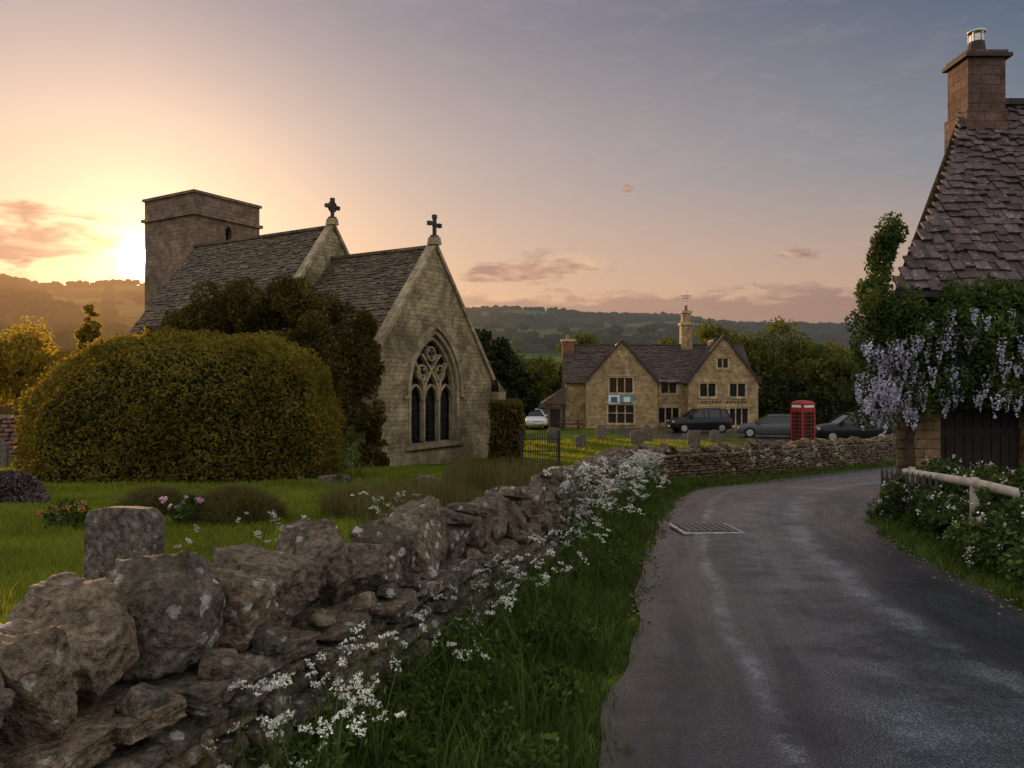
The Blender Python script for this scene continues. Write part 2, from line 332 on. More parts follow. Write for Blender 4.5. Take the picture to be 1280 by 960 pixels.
cpx=np.linspace(9,40,12); cpy=np.linspace(38.5,58.5,10); X,Y=np.meshgrid(cpx,cpy); X=X+ (Y-38.5)*-.12
V=np.stack([X,Y,H(X,Y)+.03],-1).reshape(-1,3); I=np.arange(9)[:,None]*12+np.arange(11)[None,:]
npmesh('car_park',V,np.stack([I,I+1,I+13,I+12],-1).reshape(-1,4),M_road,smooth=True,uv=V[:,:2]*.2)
mb=MB(); mx,my=2.55,10.05; zz=float(road_z(my))+.06
def sl_(x0,x1,y0,y1,z0,z1,m):
    dz=lambda y:float(road_z(y)-road_z(my))
    v=[(x,y,zz+z+dz(y)) for z in(z0,z1) for (x,y) in((x0,y0),(x1,y0),(x1,y1),(x0,y1))]
    mb.add(v,[(4,5,6,7),(0,1,5,4),(1,2,6,5),(2,3,7,6),(3,0,4,7)],m)
sl_(mx-.39,mx+.39,my-.46,my+.46,-.02,.004,0)
sl_(mx-.35,mx+.35,my-.41,my+.41,-.02,.012,1)
for i in range(7):
    for j in range(7):
        sl_(mx-.31+i*.09,mx-.31+i*.09+.055,my-.37+j*.108,my-.37+j*.108+.06,.011,.02,2)
mb.obj('manhole_cover',[plain('worn_white_paint',(.40,.40,.39),.7,.3,0,.6,14),M_lead,plain('cast_iron',(.16,.158,.155),.45,.5,.4)])
# ------------------------------------------------------------------ rocks + dry stone wall
def rock(sub,seed,pw=.8,npl=9,amp=.10,dlo=.82,dhi=1.08,lay=1.0):
    bm=bmesh.new(); bmesh.ops.create_icosphere(bm,subdivisions=sub,radius=1); rs=random.Random(seed)
    v=np.array([x.co[:] for x in bm.verts]); f=np.array([[q.index for q in t.verts] for t in bm.faces]); bm.free()
    v=v/np.max(np.abs(v),axis=1,keepdims=True)**pw
    for _ in range(npl):
        n=unit(np.array([rs.gauss(0,1) for _ in range(3)])); d=rs.uniform(dlo,dhi); e=np.maximum(0,v@n-d); v=v-e[:,None]*n*.98
    o=Vector((seed*3.1,seed*1.7,seed*.9))
    def dd(p):
        q=Vector(p); a=mn.fractal(q*1.1+o,1.0,2.1,3)*amp
        if sub>3: a+=mn.fractal(q*4.5+o,1.0,2.2,4)*amp*.5
        a-=max(0,.35-abs(mn.noise(Vector((p[0]*1.0,p[1]*1.0,p[2]*4.5))+o))*3)*amp*.6*lay
        return a
    ds=np.array([dd(p) for p in v.tolist()])
    v=v*(1+ds)[:,None]; return v/(np.ptp(v,axis=0)),f
class Acc:
    def __init__(s): s.V=[];s.F=[];s.r=[];s.n=0
    def put(s,T,c,size,rz=0,tilt=(0,0)):
        v,f=T; v=v*np.array(size); cx,sx=math.cos(tilt[0]),math.sin(tilt[0]); cy,sy=math.cos(tilt[1]),math.sin(tilt[1]); cz,sz=math.cos(rz),math.sin(rz)
        R=np.array([[cz,-sz,0],[sz,cz,0],[0,0,1]])@np.array([[cy,0,sy],[0,1,0],[-sy,0,cy]])@np.array([[1,0,0],[0,cx,-sx],[0,sx,cx]])
        s.V.append(v@R.T+np.array(c)); s.F.append(f+s.n); s.r.append(np.full(len(v),random.random())); s.n+=len(v)
    def obj(s,name,mat,parent=None): return npmesh(name,np.concatenate(s.V),np.concatenate(s.F),mat,np.concatenate(s.r),smooth=True,parent=parent)
T6=[rock(6,i+1,.86,13,.10,.82,1.18) for i in range(8)]; T4=[rock(4,i+20,.92,7,.09,.95,1.2) for i in range(10)]; T5=[rock(5,i+60,.86,12,.09,.82,1.18) for i in range(7)]; T3=[rock(3,i+40,.88,6,.09,.9,1.2) for i in range(8)]
TS=[rock(5,i+90,.95,6,.07,1.0,1.3) for i in range(5)]
sc=np.concatenate([[0],np.cumsum(np.hypot(*np.diff(WS,axis=0).T))]); SL=sc[-1]
def wp(s):
    x=np.interp(s,sc,WS[:,0]); y=np.interp(s,sc,WS[:,1]); a=np.interp(s+.15,sc,WS[:,0])-np.interp(s-.15,sc,WS[:,0]); b=np.interp(s+.15,sc,WS[:,1])-np.interp(s-.15,sc,WS[:,1])
    l=math.hypot(a,b); return x,y,a/l,b/l
def Hb(y): return float(np.interp(y,[0,3,6,9,15,23],[.5,.5,.42,.48,.62,.78]))
wall=empty('dry_stone_wall'); A=Acc(); B=Acc()
cv=[];cf=[]
ss=np.arange(0,SL,.3)
for i,s in enumerate(ss):
    x,y,tx,ty=wp(s); g=float(road_z(y)); h=Hb(y)
    for (o,z) in((.16,-.3),(.16,h-.03),(-.16,h-.03),(-.16,-.3)): cv.append((x+ty*o,y-tx*o,g+z))
for i in range(len(ss)-1):
    for k in range(4): cf.append((i*4+k,i*4+(k+1)%4,i*4+4+(k+1)%4,i*4+4+k))
npmesh('core',cv,cf,M_core,parent=wall)
for side in(1,-1):
    z=-.08
    while z<.9:
        ch=random.uniform(.055,.125); s=random.uniform(0,.2)
        while s<SL-.3:
            x,y,tx,ty=wp(s); far=y>11; L=random.uniform(.10,.34)*(1.15 if far else 1)
            if side<0 and y<22 and z<.15: s+=L; continue
            x,y,tx,ty=wp(s+L/2); h=Hb(y)
            if z+ch*.6<h:
                o=side*(.17+random.uniform(-.045,.045)+.05*(1-z)); hh=ch*random.uniform(.75,1.1)
                T=random.choice(T3 if (far or side<0) else T4)
                (B if far else A).put(T,(x+ty*o,y-tx*o,float(road_z(y))+z+ch/2),(L*.98,.20,hh),math.atan2(ty,tx)+random.uniform(-.12,.12),(random.uniform(-.14,.14),random.uniform(-.08,.08)))
            s+=L
        z+=ch
s=0.0
while s<SL-.4:
    x,y,tx,ty=wp(s); L=random.uniform(.25,.6); x,y,tx,ty=wp(s+L/2); o=random.uniform(0,.08)
    (A if y<=11 else B).put(random.choice(TS if y<9 else T3),(x+ty*o,y-tx*o,float(road_z(y))+Hb(y)+.02),(L*.98,.56,random.uniform(.06,.11)),math.atan2(ty,tx)+random.uniform(-.14,.14),(random.uniform(-.08,.08),random.uniform(-.05,.05)))
    s+=L
s=0.0; kk=0
while s<SL-.3:
    x,y,tx,ty=wp(s)
    if y<6: w=[.34,.40,.30,.46,.26,.38,.22][kk%7]; hgt=[.40,.46,.33,.36,.46,.30,.38][kk%7]; kk+=1
    elif y<10: w=random.uniform(.14,.42); hgt=random.uniform(.14,.38)
    else: w=random.uniform(.12,.38); hgt=random.uniform(.12,.36)
    x,y,tx,ty=wp(s+w/2); T=random.choice(T6 if y<5.5 else (T5 if y<11 else T3))
    dp=random.uniform(.34,.50); ang=math.atan2(ty,tx)+random.uniform(-.28,.28)
    off=random.uniform(-.06,.06)
    (A if y<=11 else B).put(T,(x+ty*off,y-tx*off,float(road_z(y))+Hb(y)+.05+hgt*.46),(w*1.07,dp,hgt),ang,(random.uniform(-.18,.18),random.uniform(-.3,.24)))
    if random.random()<.4 and y>5: 
        (A if y<=11 else B).put(random.choice(T4),(x+ty*.1,y-tx*.1,float(road_z(y))+Hb(y)+.05+hgt*.9),(w*.9,dp*.7,.1),ang+.5,(.2,.15))
    if random.random()<.6 and y<12:
        A.put(random.choice(T4),(x+ty*.24,y-tx*.24,float(road_z(y))+Hb(y)+.09),(.14,.12,.09),random.uniform(0,3),(.2,.3))
    s+=w*random.uniform(.90,1.06)
A.obj('near_stones',M_field,wall); B.obj('far_stones',M_fieldfar,wall)
w2=empty('churchyard_wall'); C=Acc()
for cz in np.arange(-3.6,-1.45,.2):
    x=-34.0
    while x<-17:
        L=random.uniform(.35,.7); C.put(random.choice(T3),(x+L/2,36+random.uniform(-.03,.03),cz),(L*1.02,.4,.21)); x+=L
C.obj('stones',fieldstone('pink_stone',(.16,.09,.07),(.34,.21,.17),.3,.2,.5),w2)
# loose grit along the road edges
T1=rock(1,55,.6,3,.1); G=Acc()
for _ in range(1500):
    k=random.random(); i=random.randint(30,110)
    e_=(Lp if k<.6 else Rp)[i]; sg=1 if k<.6 else -1; y=e_[1]+random.uniform(-.2,.2); x=e_[0]+sg*(abs(random.gauss(0,.14))-.05); q=random.uniform(.006,.022)
    G.put(T1,(x,y,float(road_z(y))+.02+q*.3),(q*1.5,q*1.2,q),random.uniform(0,3))
G.obj('roadside_gravel',plain('grit',(.16,.135,.11),.9))
# ------------------------------------------------------------------ gravestones
def gravestone(x,y,w,h,t=.09,rz=0,lean=0,top='arch',zb=None):
    mb=MB(); n=14; pr=[(-w/2,-.25),(w/2,-.25)]
    if top=='arch': pr+= [(w/2*math.cos(a),h-w*.22+w*.22*math.sin(a)) for a in np.linspace(0,math.pi,n)]
    elif top=='gothic': pr+=[(w/2,h*.7),(w*.3,h*.88),(0,h),(-w*.3,h*.88),(-w/2,h*.7)]
    else: pr+=[(w/2,h-.06),(w/2-.02,h-.03),(w/2-.07,h),(w*.1,h+.006),(-w*.2,h+.002),(-w/2+.07,h-.012),(-w/2+.015,h-.035),(-w/2,h-.08)]
    k=len(pr); v=[(a,-t/2,b) for a,b in pr]+[(a,t/2,b) for a,b in pr]
    mb.add(v,[tuple(range(k)),tuple(range(2*k-1,k-1,-1))]+[(i,k+i,k+(i+1)%k,(i+1)%k) for i in range(k)])
    o=mb.obj('gravestone',[M_grave],bevel=.012); o.location=(x,y,float(H(x,y)) if zb is None else zb); o.rotation_euler=(lean,random.uniform(-.04,.04),rz); return o
gravestone(-2.23,4.35,.50,.60,.11,-.35,-.05,'flat')
for a in[(-17.2,27,.8,1.15,.12,-.4,.05,'arch'),(-19.5,29,.7,1.0,.1,-.4,0,'gothic'),(-15.9,28.5,.6,.8,.1,-.4,0,'flat'),
  (6.9,42,.7,.85,.12,.1,0,'arch'),(8.0,45,.65,1.05,.1,.1,0,'gothic'),(9.8,41,.7,.85,.1,.1,.05,'flat'),(2.3,43,.7,.95,.1,.3,0,'arch'),(3.6,40,.6,.7,.1,.3,0,'arch'),
  (11.5,43,.6,.8,.1,.1,0,'arch'),(5.4,46,.6,.9,.1,.1,0,'flat'),(-4.0,17.2,.75,.22,.4,.3,0,'flat'),(-2.0,17.8,.5,.18,.3,.2,0,'flat')]: gravestone(*a)
# ------------------------------------------------------------------ walls w/ openings
def wallpoly(mb,O,U,outer,holes,depth=.2,m=0,mr=1,mg=2):
    O=Vector(O);U=Vector(U).normalized();Zv=Vector((0,0,1));Nn=U.cross(Zv)
    P3=lambda p,d=0:O+U*p[0]+Zv*p[1]-Nn*d
    polys=[[Vector((p[0],p[1],0)) for p in outer]]+[[Vector((p[0],p[1],0)) for p in h] for h in holes]
    flat=[p for q in polys for p in q]; tris=tessellate_polygon(polys)
    mb.add([P3(p) for p in flat],[tuple(t) for t in tris],m)
    for h in holes:
        k=len(h); mb.add([P3(p) for p in h]+[P3(p,depth) for p in h],[(i,(i+1)%k,k+(i+1)%k,k+i) for i in range(k)],mr)
        mb.add([P3(p,depth-.01) for p in h],[tuple(range(k))],mg)
def sweep(mb,O,U,pts,w,dp,off,m=1,closed=False):
    O=Vector(O);U=Vector(U).normalized();Zv=Vector((0,0,1));Nn=U.cross(Zv); n=len(pts); L=[]
    for i in range(n):
        a=pts[(i-1)%n if closed else max(i-1,0)]; b=pts[(i+1)%n if closed else min(i+1,n-1)]
        dx,dy=b[0]-a[0],b[1]-a[1]; l=math.hypot(dx,dy) or 1; nx_,ny_=-dy/l*w/2,dx/l*w/2; p=pts[i]
        for (sx,dd) in((1,off),(-1,off),(-1,off-dp),(1,off-dp)): L.append(O+U*(p[0]+nx_*sx)+Zv*(p[1]+ny_*sx)+Nn*dd)
    fs=[]
    for i in range(n if closed else n-1):
        j=(i+1)%n
        for k in range(4): fs.append((i*4+k,i*4+(k+1)%4,j*4+(k+1)%4,j*4+k))
    if not closed: fs+=[(0,1,2,3),(n*4-1,n*4-2,n*4-3,n*4-4)]
    mb.add(L,fs,m)
def garch(cx,z0,a,h,n=9,half=None):
    r=(a*a+h*h)/(2*a); c=r-a; t1=math.atan2(h,-c)
    left=[(cx+c+r*math.cos(t),z0+r*math.sin(t)) for t in np.linspace(math.pi,t1 if t1>0 else math.pi+t1,n)]
    right=[(2*cx-p[0],p[1]) for p in left[::-1]]; return left+right[1:]
def window(mb,O,U,u0,u1,v0,v1,nm=3,trans=False,hood=True,d=.18):
    hole=[(u0,v0),(u1,v0),(u1,v1),(u0,v1)]
    for i in range(1,nm):
        u=u0+(u1-u0)*i/nm; sweep(mb,O,U,[(u,v0),(u,v1)],.09,.1,-.05,1)
    if trans: 
        for i in range(nm):
            ua=u0+(u1-u0)*i/nm+.046; ub=u0+(u1-u0)*(i+1)/nm-.046; sweep(mb,O,U,[(ua,v0+(v1-v0)*.55),(ub,v0+(v1-v0)*.55)],.06,.06,-.07,1)
    for i in range(nm):
        ua=u0+(u1-u0)*i/nm+.07; ub=u0+(u1-u0)*(i+1)/nm-.07
        sweep(mb,O,U,[(ua,v0+.05),(ub,v0+.05),(ub,v1-.05),(ua,v1-.05)],.05,.04,-.11,3,True)
        sweep(mb,O,U,[((ua+ub)/2,v0+.08),((ua+ub)/2,v1-.08)],.025,.03,-.115,3)
    sweep(mb,O,U,[(u0-.11,v0-.10),(u1+.11,v0-.10)],.16,.16,.06,1)
    sweep(mb,O,U,[(u0-.07,v0-.015),(u0-.07,v1+.015)],.14,.1,.02,1); sweep(mb,O,U,[(u1+.07,v0-.015),(u1+.07,v1+.015)],.14,.1,.02,1)
    sweep(mb,O,U,[(u0-.14,v1+.08),(u1+.14,v1+.08)],.13,.1,.025,1)
    if hood: sweep(mb,O,U,[(u0-.25,v1-.1),(u0-.25,v1+.2),(u1+.25,v1+.2),(u1+.25,v1-.1)],.08,.14,.10,1)
    return hole
def slates(mb,O,U,S,Ls,lim,row=.25,tw=.3,th=.03,m=0,jit=1.0):
    O=Vector(O);U=Vector(U).normalized();S=Vector(S).normalized();n=U.cross(S).normalized()
    if n.z<0: n=-n
    s=0; J=jit
    while s<Ls:
        rr=row*(1-.35*s/Ls); u0,u1=lim(s+rr*.5); u=u0
        while u<u1:
            w=min(tw*random.uniform(.5,1.5),u1-u)
            if w<.05: break
            j=random.uniform(-.025,.025)*J; L=min(rr*1.5,Ls-s+.05); lift=random.uniform(-.008,.014)*J
            a=O+U*(u+.006)+S*(s+j)+n*(.055+lift); b=O+U*(u+w-.006)+S*(s+j+random.uniform(-.02,.02)*J)+n*(.055+lift+random.uniform(-.006,.01)*J)
            c=b+S*L-n*.045; d=a+S*L-n*.045; k=-n*th
            mb.add([a,b,c,d,a+k,b+k,c+k,d+k],[(0,1,2,3),(4,5,1,0),(5,6,2,1),(7,4,0,3)],m)
            u+=w
        s+=rr
def gable_roof(mb,x0,x1,y0,y1,ze,zr,axis='y',ov=.2,row=.25,tw=.3,m=0,mu=1):
    if axis=='y':
        xc=(x0+x1)/2; hw=xc-x0; sl=(zr-ze)/hw; x0-=ov; x1+=ov; z_=ze-ov*sl; Ls=math.hypot(xc-x0,zr-z_)
        for (xa,sg) in((x0,1),(x1,-1)):
            mb.add([(xa,y0,z_),(xa,y1,z_),(xc,y1,zr),(xc,y0,zr)],[(0,1,2,3)],mu)
            slates(mb,(xa,y0,z_),(0,1,0),(sg*(xc-x0),0,zr-z_),Ls,lambda s:(0,y1-y0),row,tw,m=m,jit=1.4)
        y=y0
        while y<y1-.02:
            L=min(.45,y1-y); mb.bar((xc,y+.004,zr+.05),(xc,y+L-.004,zr+.05),.26,.12,m); y+=L
    else:
        yc=(y0+y1)/2; hw=yc-y0; sl=(zr-ze)/hw; y0-=ov; y1+=ov; z_=ze-ov*sl; Ls=math.hypot(yc-y0,zr-z_)
        for (ya,sg) in((y0,1),(y1,-1)):
            mb.add([(x0,ya,z_),(x1,ya,z_),(x1,yc,zr),(x0,yc,zr)],[(0,1,2,3)],mu)
            slates(mb,(x0,ya,z_),(1,0,0),(0,sg*(yc-y0),zr-z_),Ls,lambda s:(0,x1-x0),row,tw,m=m,jit=1.4)
        x=x0
        while x<x1-.02:
            L=min(.45,x1-x); mb.bar((x+.004,yc,zr+.05),(x+L-.004,yc,zr+.05),.26,.12,m); x+=L
# ------------------------------------------------------------------ CHURCH
ch=empty('church',(-5.3,27,-3.1),math.radians(59))
W=8.5; ez=3.46; az_=8.6; cx=W/2; U=(1,0,0)
mb=MB()
arch=garch(cx,2.75,1.55,2.35,10)
hole=[(cx-1.55,.75),(cx+1.55,.75)]+arch[::-1]
wallpoly(mb,(0,0,0),U,[(0,-.6),(W,-.6),(W,ez),(cx,az_),(0,ez)],[hole],.4)
mb.add([(0,0,-.6),(0,6,-.6),(0,6,ez),(0,0,ez)],[(0,1,2,3)],0); mb.add([(W,0,-.6),(W,6,-.6),(W,6,ez),(W,0,ez)],[(0,1,2,3)],0)
for z0,z1,p in((-.6,.35,.14),(.35,.43,.08)): mb.box(-p,W+p,-p,-.003,z0,z1,1)
mb.box(cx-1.9,cx+1.9,-.12,-.004,.55,.70,1)
ro=garch(cx,2.75,1.78,2.68,12); sweep(mb,(0,0,0),U,[(cx-2.0,2.6)]+[(cx-1.78,2.6)]+ro+[(cx+1.78,2.6),(cx+2.0,2.6)],.14,.16,.12,1)
ri=garch(cx,2.75,1.62,2.46,12); sweep(mb,(0,0,0),U,[(cx-1.62,.76)]+ri+[(cx+1.62,.76)],.16,.12,.03,1)
r2=garch(cx,2.75,1.47,2.22,12); sweep(mb,(0,0,0),U,[(cx-1.47,.78)]+r2+[(cx+1.47,.78)],.13,.2,-.12,1)
for sx in(-1,1):
    sweep(mb,(0,0,0),U,[(cx+sx*.5,.76),(cx+sx*.5,2.7),(cx+sx*.56,3.1),(cx+sx*.8,3.6),(cx+sx*1.05,3.95)],.11,.2,-.14,1)
    sweep(mb,(0,0,0),U,[(cx+sx*.5,2.7),(cx+sx*.36,3.15),(cx,3.65)],.09,.18,-.15,1)
    sweep(mb,(0,0,0),U,[(cx,3.65),(cx+sx*.42,4.1),(cx+sx*.62,4.3)],.08,.18,-.155,1)
for c_ in(-1,0,1): sweep(mb,(0,0,0),U,garch(cx+c_,2.45,.44,.62,6),.07,.14,-.16,1)
for (a,b,r) in((-.60,3.55,.30),(.60,3.55,.30),(0,4.32,.27)):
    sweep(mb,(0,0,0),U,[(cx+a+r*math.cos(t),b+r*math.sin(t)) for t in np.linspace(0,2*math.pi,16,endpoint=False)],.07,.16,-.15,1,True)
    for q in range(4):
        t=q*math.pi/2+.785; sweep(mb,(0,0,0),U,[(cx+a+r*math.cos(t),b+r*math.sin(t)),(cx+a+r*.45*math.cos(t),b+r*.45*math.sin(t))],.06,.1,-.17,1)
for z in np.arange(1.0,2.7,.22):
    for c_ in(-1,0,1): sweep(mb,(0,0,0),U,[(cx+c_-.42,z),(cx+c_+.42,z)],.015,.02,-.36,3)
sweep(mb,(0,0,0),U,[(-.25,ez-.32),(cx,az_+.16),(W+.25,ez-.32)],.20,.42,.10,1)
mb.box(cx-.2,cx+.2,-.2,.25,az_+.12,az_+.42,1,.04,.04)
mb.box(W+.142,W+1.0,-.5,.5,-.6,1.5,1); mb.add([(W,-.5,1.5),(W+1.0,-.5,1.5),(W+1.0,.5,1.5),(W,.5,1.5),(W,-.4,2.0),(W+.55,-.4,2.0),(W+.55,.4,2.0),(W,.4,2.0)],[(0,1,5,4),(1,2,6,5),(2,3,7,6)],4)
mb.box(W+.002,W+.55,-.4,.4,2.0,2.75,1); mb.add([(W,-.4,2.75),(W+.55,-.4,2.75),(W+.55,.4,2.75),(W,.4,2.75),(W,-.3,3.3),(W,.3,3.3)],[(0,1,4),(1,2,5,4),(2,3,5)],4)
nx0,nx1,ny0,ny1,ne,nz=cx-4.4,cx+4.4,5.6,15,4.3,10.0
wallpoly(mb,(nx0,ny0,0),U,[(0,-.6),(8.8,-.6),(8.8,ne),(4.4,nz),(0,ne)],[],.1)
mb.add([(nx0,ny0,-.6),(nx0,ny1,-.6),(nx0,ny1,ne),(nx0,ny0,ne)],[(0,1,2,3)],0); mb.add([(nx1,ny0,-.6),(nx1,ny1,-.6),(nx1,ny1,ne),(nx1,ny0,ne)],[(0,1,2,3)],0)
mb.add([(nx0,ny1,-.6),(nx1,ny1,-.6),(nx1,ny1,ne),(cx,ny1,nz),(nx0,ny1,ne)],[(0,1,2,3,4)],0)
sweep(mb,(nx0,ny0,0),U,[(-.2,ne-.3),(4.4,nz+.16),(9.0,ne-.3)],.20,.4,.1,1)
mb.box(cx-.2,cx+.2,ny0-.18,ny0+.25,nz+.12,nz+.4,1,.04,.04)
tx0,tx1,ty0,ty1=5.0,9.25,16.15,20.4; tt=13.1
wallpoly(mb,(tx0,ty0,0),U,[(0,-.6),(4.25,-.6),(4.25,tt),(0,tt)],[[(1.95,10.6),(2.35,10.6),(2.35,11.5),(2.15,11.75),(1.95,11.5)]],.3,5,5)
mb.add([(tx0,ty0,-.6),(tx0,ty1,-.6),(tx0,ty1,tt),(tx0,ty0,tt)],[(0,1,2,3)],5); mb.add([(tx1,ty0,-.6),(tx1,ty1,-.6),(tx1,ty1,tt),(tx1,ty0,tt)],[(0,1,2,3)],5); mb.add([(tx0,ty1,-.6),(tx1,ty1,-.6),(tx1,ty1,tt),(tx0,ty1,tt)],[(0,1,2,3)],5)
mb.add([(tx0,ty0,tt-.5),(tx1,ty0,tt-.5),(tx1,ty1,tt-.5),(tx0,ty1,tt-.5)],[(0,1,2,3)],5)
for z,p,h in((tt-1.15,.14,.16),(tt-.001,.10,.14),(6.2,.10,.15)):
    mb.box(tx0-p,tx1+p,ty0-p,ty0+.25,z,z+h,5); mb.box(tx0-p,tx1+p,ty1-.25,ty1+p,z,z+h,5)
    mb.box(tx0-p,tx0+.25,ty0+.253,ty1-.253,z,z+h,5); mb.box(tx1-.25,tx1+p,ty0+.253,ty1-.253,z,z+h,5)
for px,py in((tx0,ty0),(tx0,ty1),(tx1,ty0)):
    mb.box(px-.35,px+.35,py-.35,py+.35,-.6,5.0,5,.2,.2)
mb.box(cx-2,cx+2,15,16.1,-.6,5.5,0)
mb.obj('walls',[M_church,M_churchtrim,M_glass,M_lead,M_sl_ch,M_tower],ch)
mb=MB(); gable_roof(mb,0,W,.05,ny0,ez,az_,'y',.25,.21,.26); gable_roof(mb,nx0,nx1,ny0+.25,ny1+.1,ne,nz,'y',.25,.23,.28)
mb.obj('roof',[M_sl_ch,M_core],ch)
mb=MB()
for (yy,zb) in((.02,az_+.4),(ny0+.02,nz+.38)):
    mb.box(cx-.06,cx+.06,yy-.06,yy+.06,zb,zb+.85,0); mb.box(cx-.33,cx-.062,yy-.05,yy+.05,zb+.48,zb+.6,0); mb.box(cx+.062,cx+.33,yy-.05,yy+.05,zb+.48,zb+.6,0)
    mb.box(cx-.14,cx+.14,yy-.12,yy+.12,zb-.02,zb+.1,0)
    if yy>1: sweep(mb,(cx,yy,zb+.54),U,[(.22*math.cos(t),.22*math.sin(t)) for t in np.linspace(0,2*math.pi,16,endpoint=False)],.06,.09,.045,0,True)
    for a,b in((-.33,.54),(.33,.54),(0,.85)): mb.box(cx+a-.08,cx+a+.08,yy-.075,yy+.075,zb+b-.08,zb+b+.08,0)
mb.obj('finial_crosses',[M_lead],ch)
# ------------------------------------------------------------------ PUB
pb=empty('stone_inn',(5.85,60,-3.62),math.radians(-2)); mb=MB(); O=(0,0,0); U=(1,0,0)
e=3.9
h1=[window(mb,O,U,1.75,3.75,.55,1.95,3,True),window(mb,O,U,1.85,3.65,2.95,4.1,3)]
wallpoly(mb,O,U,[(0,-.5),(5.6,-.5),(5.6,e),(2.8,6.95),(0,e)],h1,.2)
O2=(8.0,-.2,0)
h2=[window(mb,O2,U,.9,2.1,2.65,3.65,2),window(mb,O2,U,3.2,4.4,2.65,3.65,2),window(mb,O2,U,2.25,3.05,4.9,5.6,2),window(mb,O2,U,.8,2.2,.4,1.7,3),window(mb,O2,U,3.2,4.6,.4,1.7,3)]
wallpoly(mb,O2,U,[(0,-.5),(5.4,-.5),(5.4,e),(2.7,7.3),(0,e)],h2,.2)
O3=(5.6,1.2,0); h3=[window(mb,O3,U,.5,1.7,2.9,3.7,2),window(mb,O3,U,.3,1.9,.5,1.7,3)]
wallpoly(mb,O3,U,[(0,-.5),(2.4,-.5),(2.4,e),(0,e)],h3,.2)
for (x,ya,yb) in((0,0,1.2),(5.6,0,1.2),(8.0,-.2,1.2),(13.4,-.2,1.2)): mb.add([(x,ya,-.5),(x,yb,-.5),(x,yb,e),(x,ya,e)],[(0,1,2,3)],0)
hs=[window(mb,(-1.6,8.4,0),(0,-1,0),4.2,5.6,2.7,3.8,2)]
wallpoly(mb,(-1.6,8.4,0),(0,-1,0),[(0,-.5),(7.2,-.5),(7.2,e),(3.6,6.9),(0,e)],hs,.2)
mb.add([(-1.6,1.2,-.5),(0,1.2,-.5),(0,1.2,e),(-1.6,1.2,e)],[(0,1,2,3)],0)
mb.add([(13.4,1.2,-.5),(13.4,8.4,-.5),(13.4,8.4,e),(13.4,4.8,6.9),(13.4,1.2,e)],[(0,1,2,3,4)],0)
mb.add([(-1.6,8.4,-.5),(13.4,8.4,-.5),(13.4,8.4,e),(-1.6,8.4,e)],[(0,1,2,3)],0)
for (OO,w,a) in((O,5.6,6.95),(O2,5.4,7.3)): sweep(mb,OO,U,[(-.2,e-.25),(w/2,a+.12),(w+.2,e-.25)],.20,.24,.16,3)
mb.box(-1.75,-.75,3.9,4.9,3,7.2,9); mb.box(-1.85,-.65,3.8,5.0,7.2,7.4,1)
mb.box(8.3,9.2,4.3,5.3,6,8.6,0); mb.box(8.2,9.3,4.2,5.4,8.6,8.8,1); mb.box(8.4,9.1,4.4,5.2,8.8,9.6,0); mb.box(8.3,9.2,4.3,5.3,9.6,9.8,1)
mb.cyl((8.75,4.8,9.8),(8.75,4.8,10.3),.16,.13,5); mb.cyl((-1.25,4.4,7.4),(-1.25,4.4,7.8),.16,.13,5)
mb.bar((8.75,4.8,10.3),(8.75,4.8,11.6),.05,.05,6); mb.bar((8.3,4.8,11.1),(9.2,4.8,11.1),.05,.05,6); mb.bar((8.45,4.8,10.9),(9.05,4.8,10.9),.04,.04,6)
mb.box(-3.1,-1.65,1.6,4.6,-.5,2.0,0)
for x in(-3.25,-1.9): mb.box(x,x+.14,.2,.34,-.3,2.1,3)
mb.box(-2.8,-2.0,1.56,1.598,-.3,1.6,3)
mb.box(1.75,2.65,-.10,-.06,2.05,2.75,4); mb.box(2.75,3.65,-.10,-.06,2.05,2.75,7); mb.box(1.95,2.45,-.115,-.102,2.2,2.6,8); mb.box(2.95,3.45,-.115,-.102,2.2,2.6,4)
x=9.0
for c in range(13):
    w=random.uniform(.12,.18)
    if c!=6: mb.box(x,x+w*.3,-.25,-.205,2.12,2.3,3); mb.box(x+w*.36,x+w,-.25,-.205,2.12+random.choice([0,.07,.13]),2.17+random.choice([.11,.08,.13])+.02,3)
    x+=.28
mb.obj('walls',[M_pub,M_pubtrim,M_glass,plain('dark_frame',(.05,.035,.03),.6),M_whitep,M_pot,M_lead,M_blue,plain('sign_ink',(.05,.12,.25),.6),masonry('inn_chimney',(.36,.17,.10),(.28,.13,.08),(.2,.14,.1),.22,.08,.3)],pb)
mb=MB(); gable_roof(mb,-1.75,13.55,1.2,8.4,e,6.9,'x',.25,.26,.34); gable_roof(mb,0,5.6,.12,4.8,e,6.82,'y',.22,.26,.34); gable_roof(mb,8.0,13.4,-.08,4.8,e,7.17,'y',.22,.26,.34)
slates(mb,(-3.5,.1,2.05),(0,1,0),(1.9,0,1.3),2.3,lambda s:(0,4.6),.26,.4); mb.add([(-3.5,.1,2.05),(-3.5,4.7,2.05),(-1.62,4.7,3.33),(-1.62,.1,3.33)],[(0,1,2,3)],1)
mb.add([(-3.5,.12,2.05),(-1.62,.12,2.05),(-1.62,.12,3.33)],[(0,1,2)],0)
mb.obj('roof',[M_sl_pub,M_core],pb)
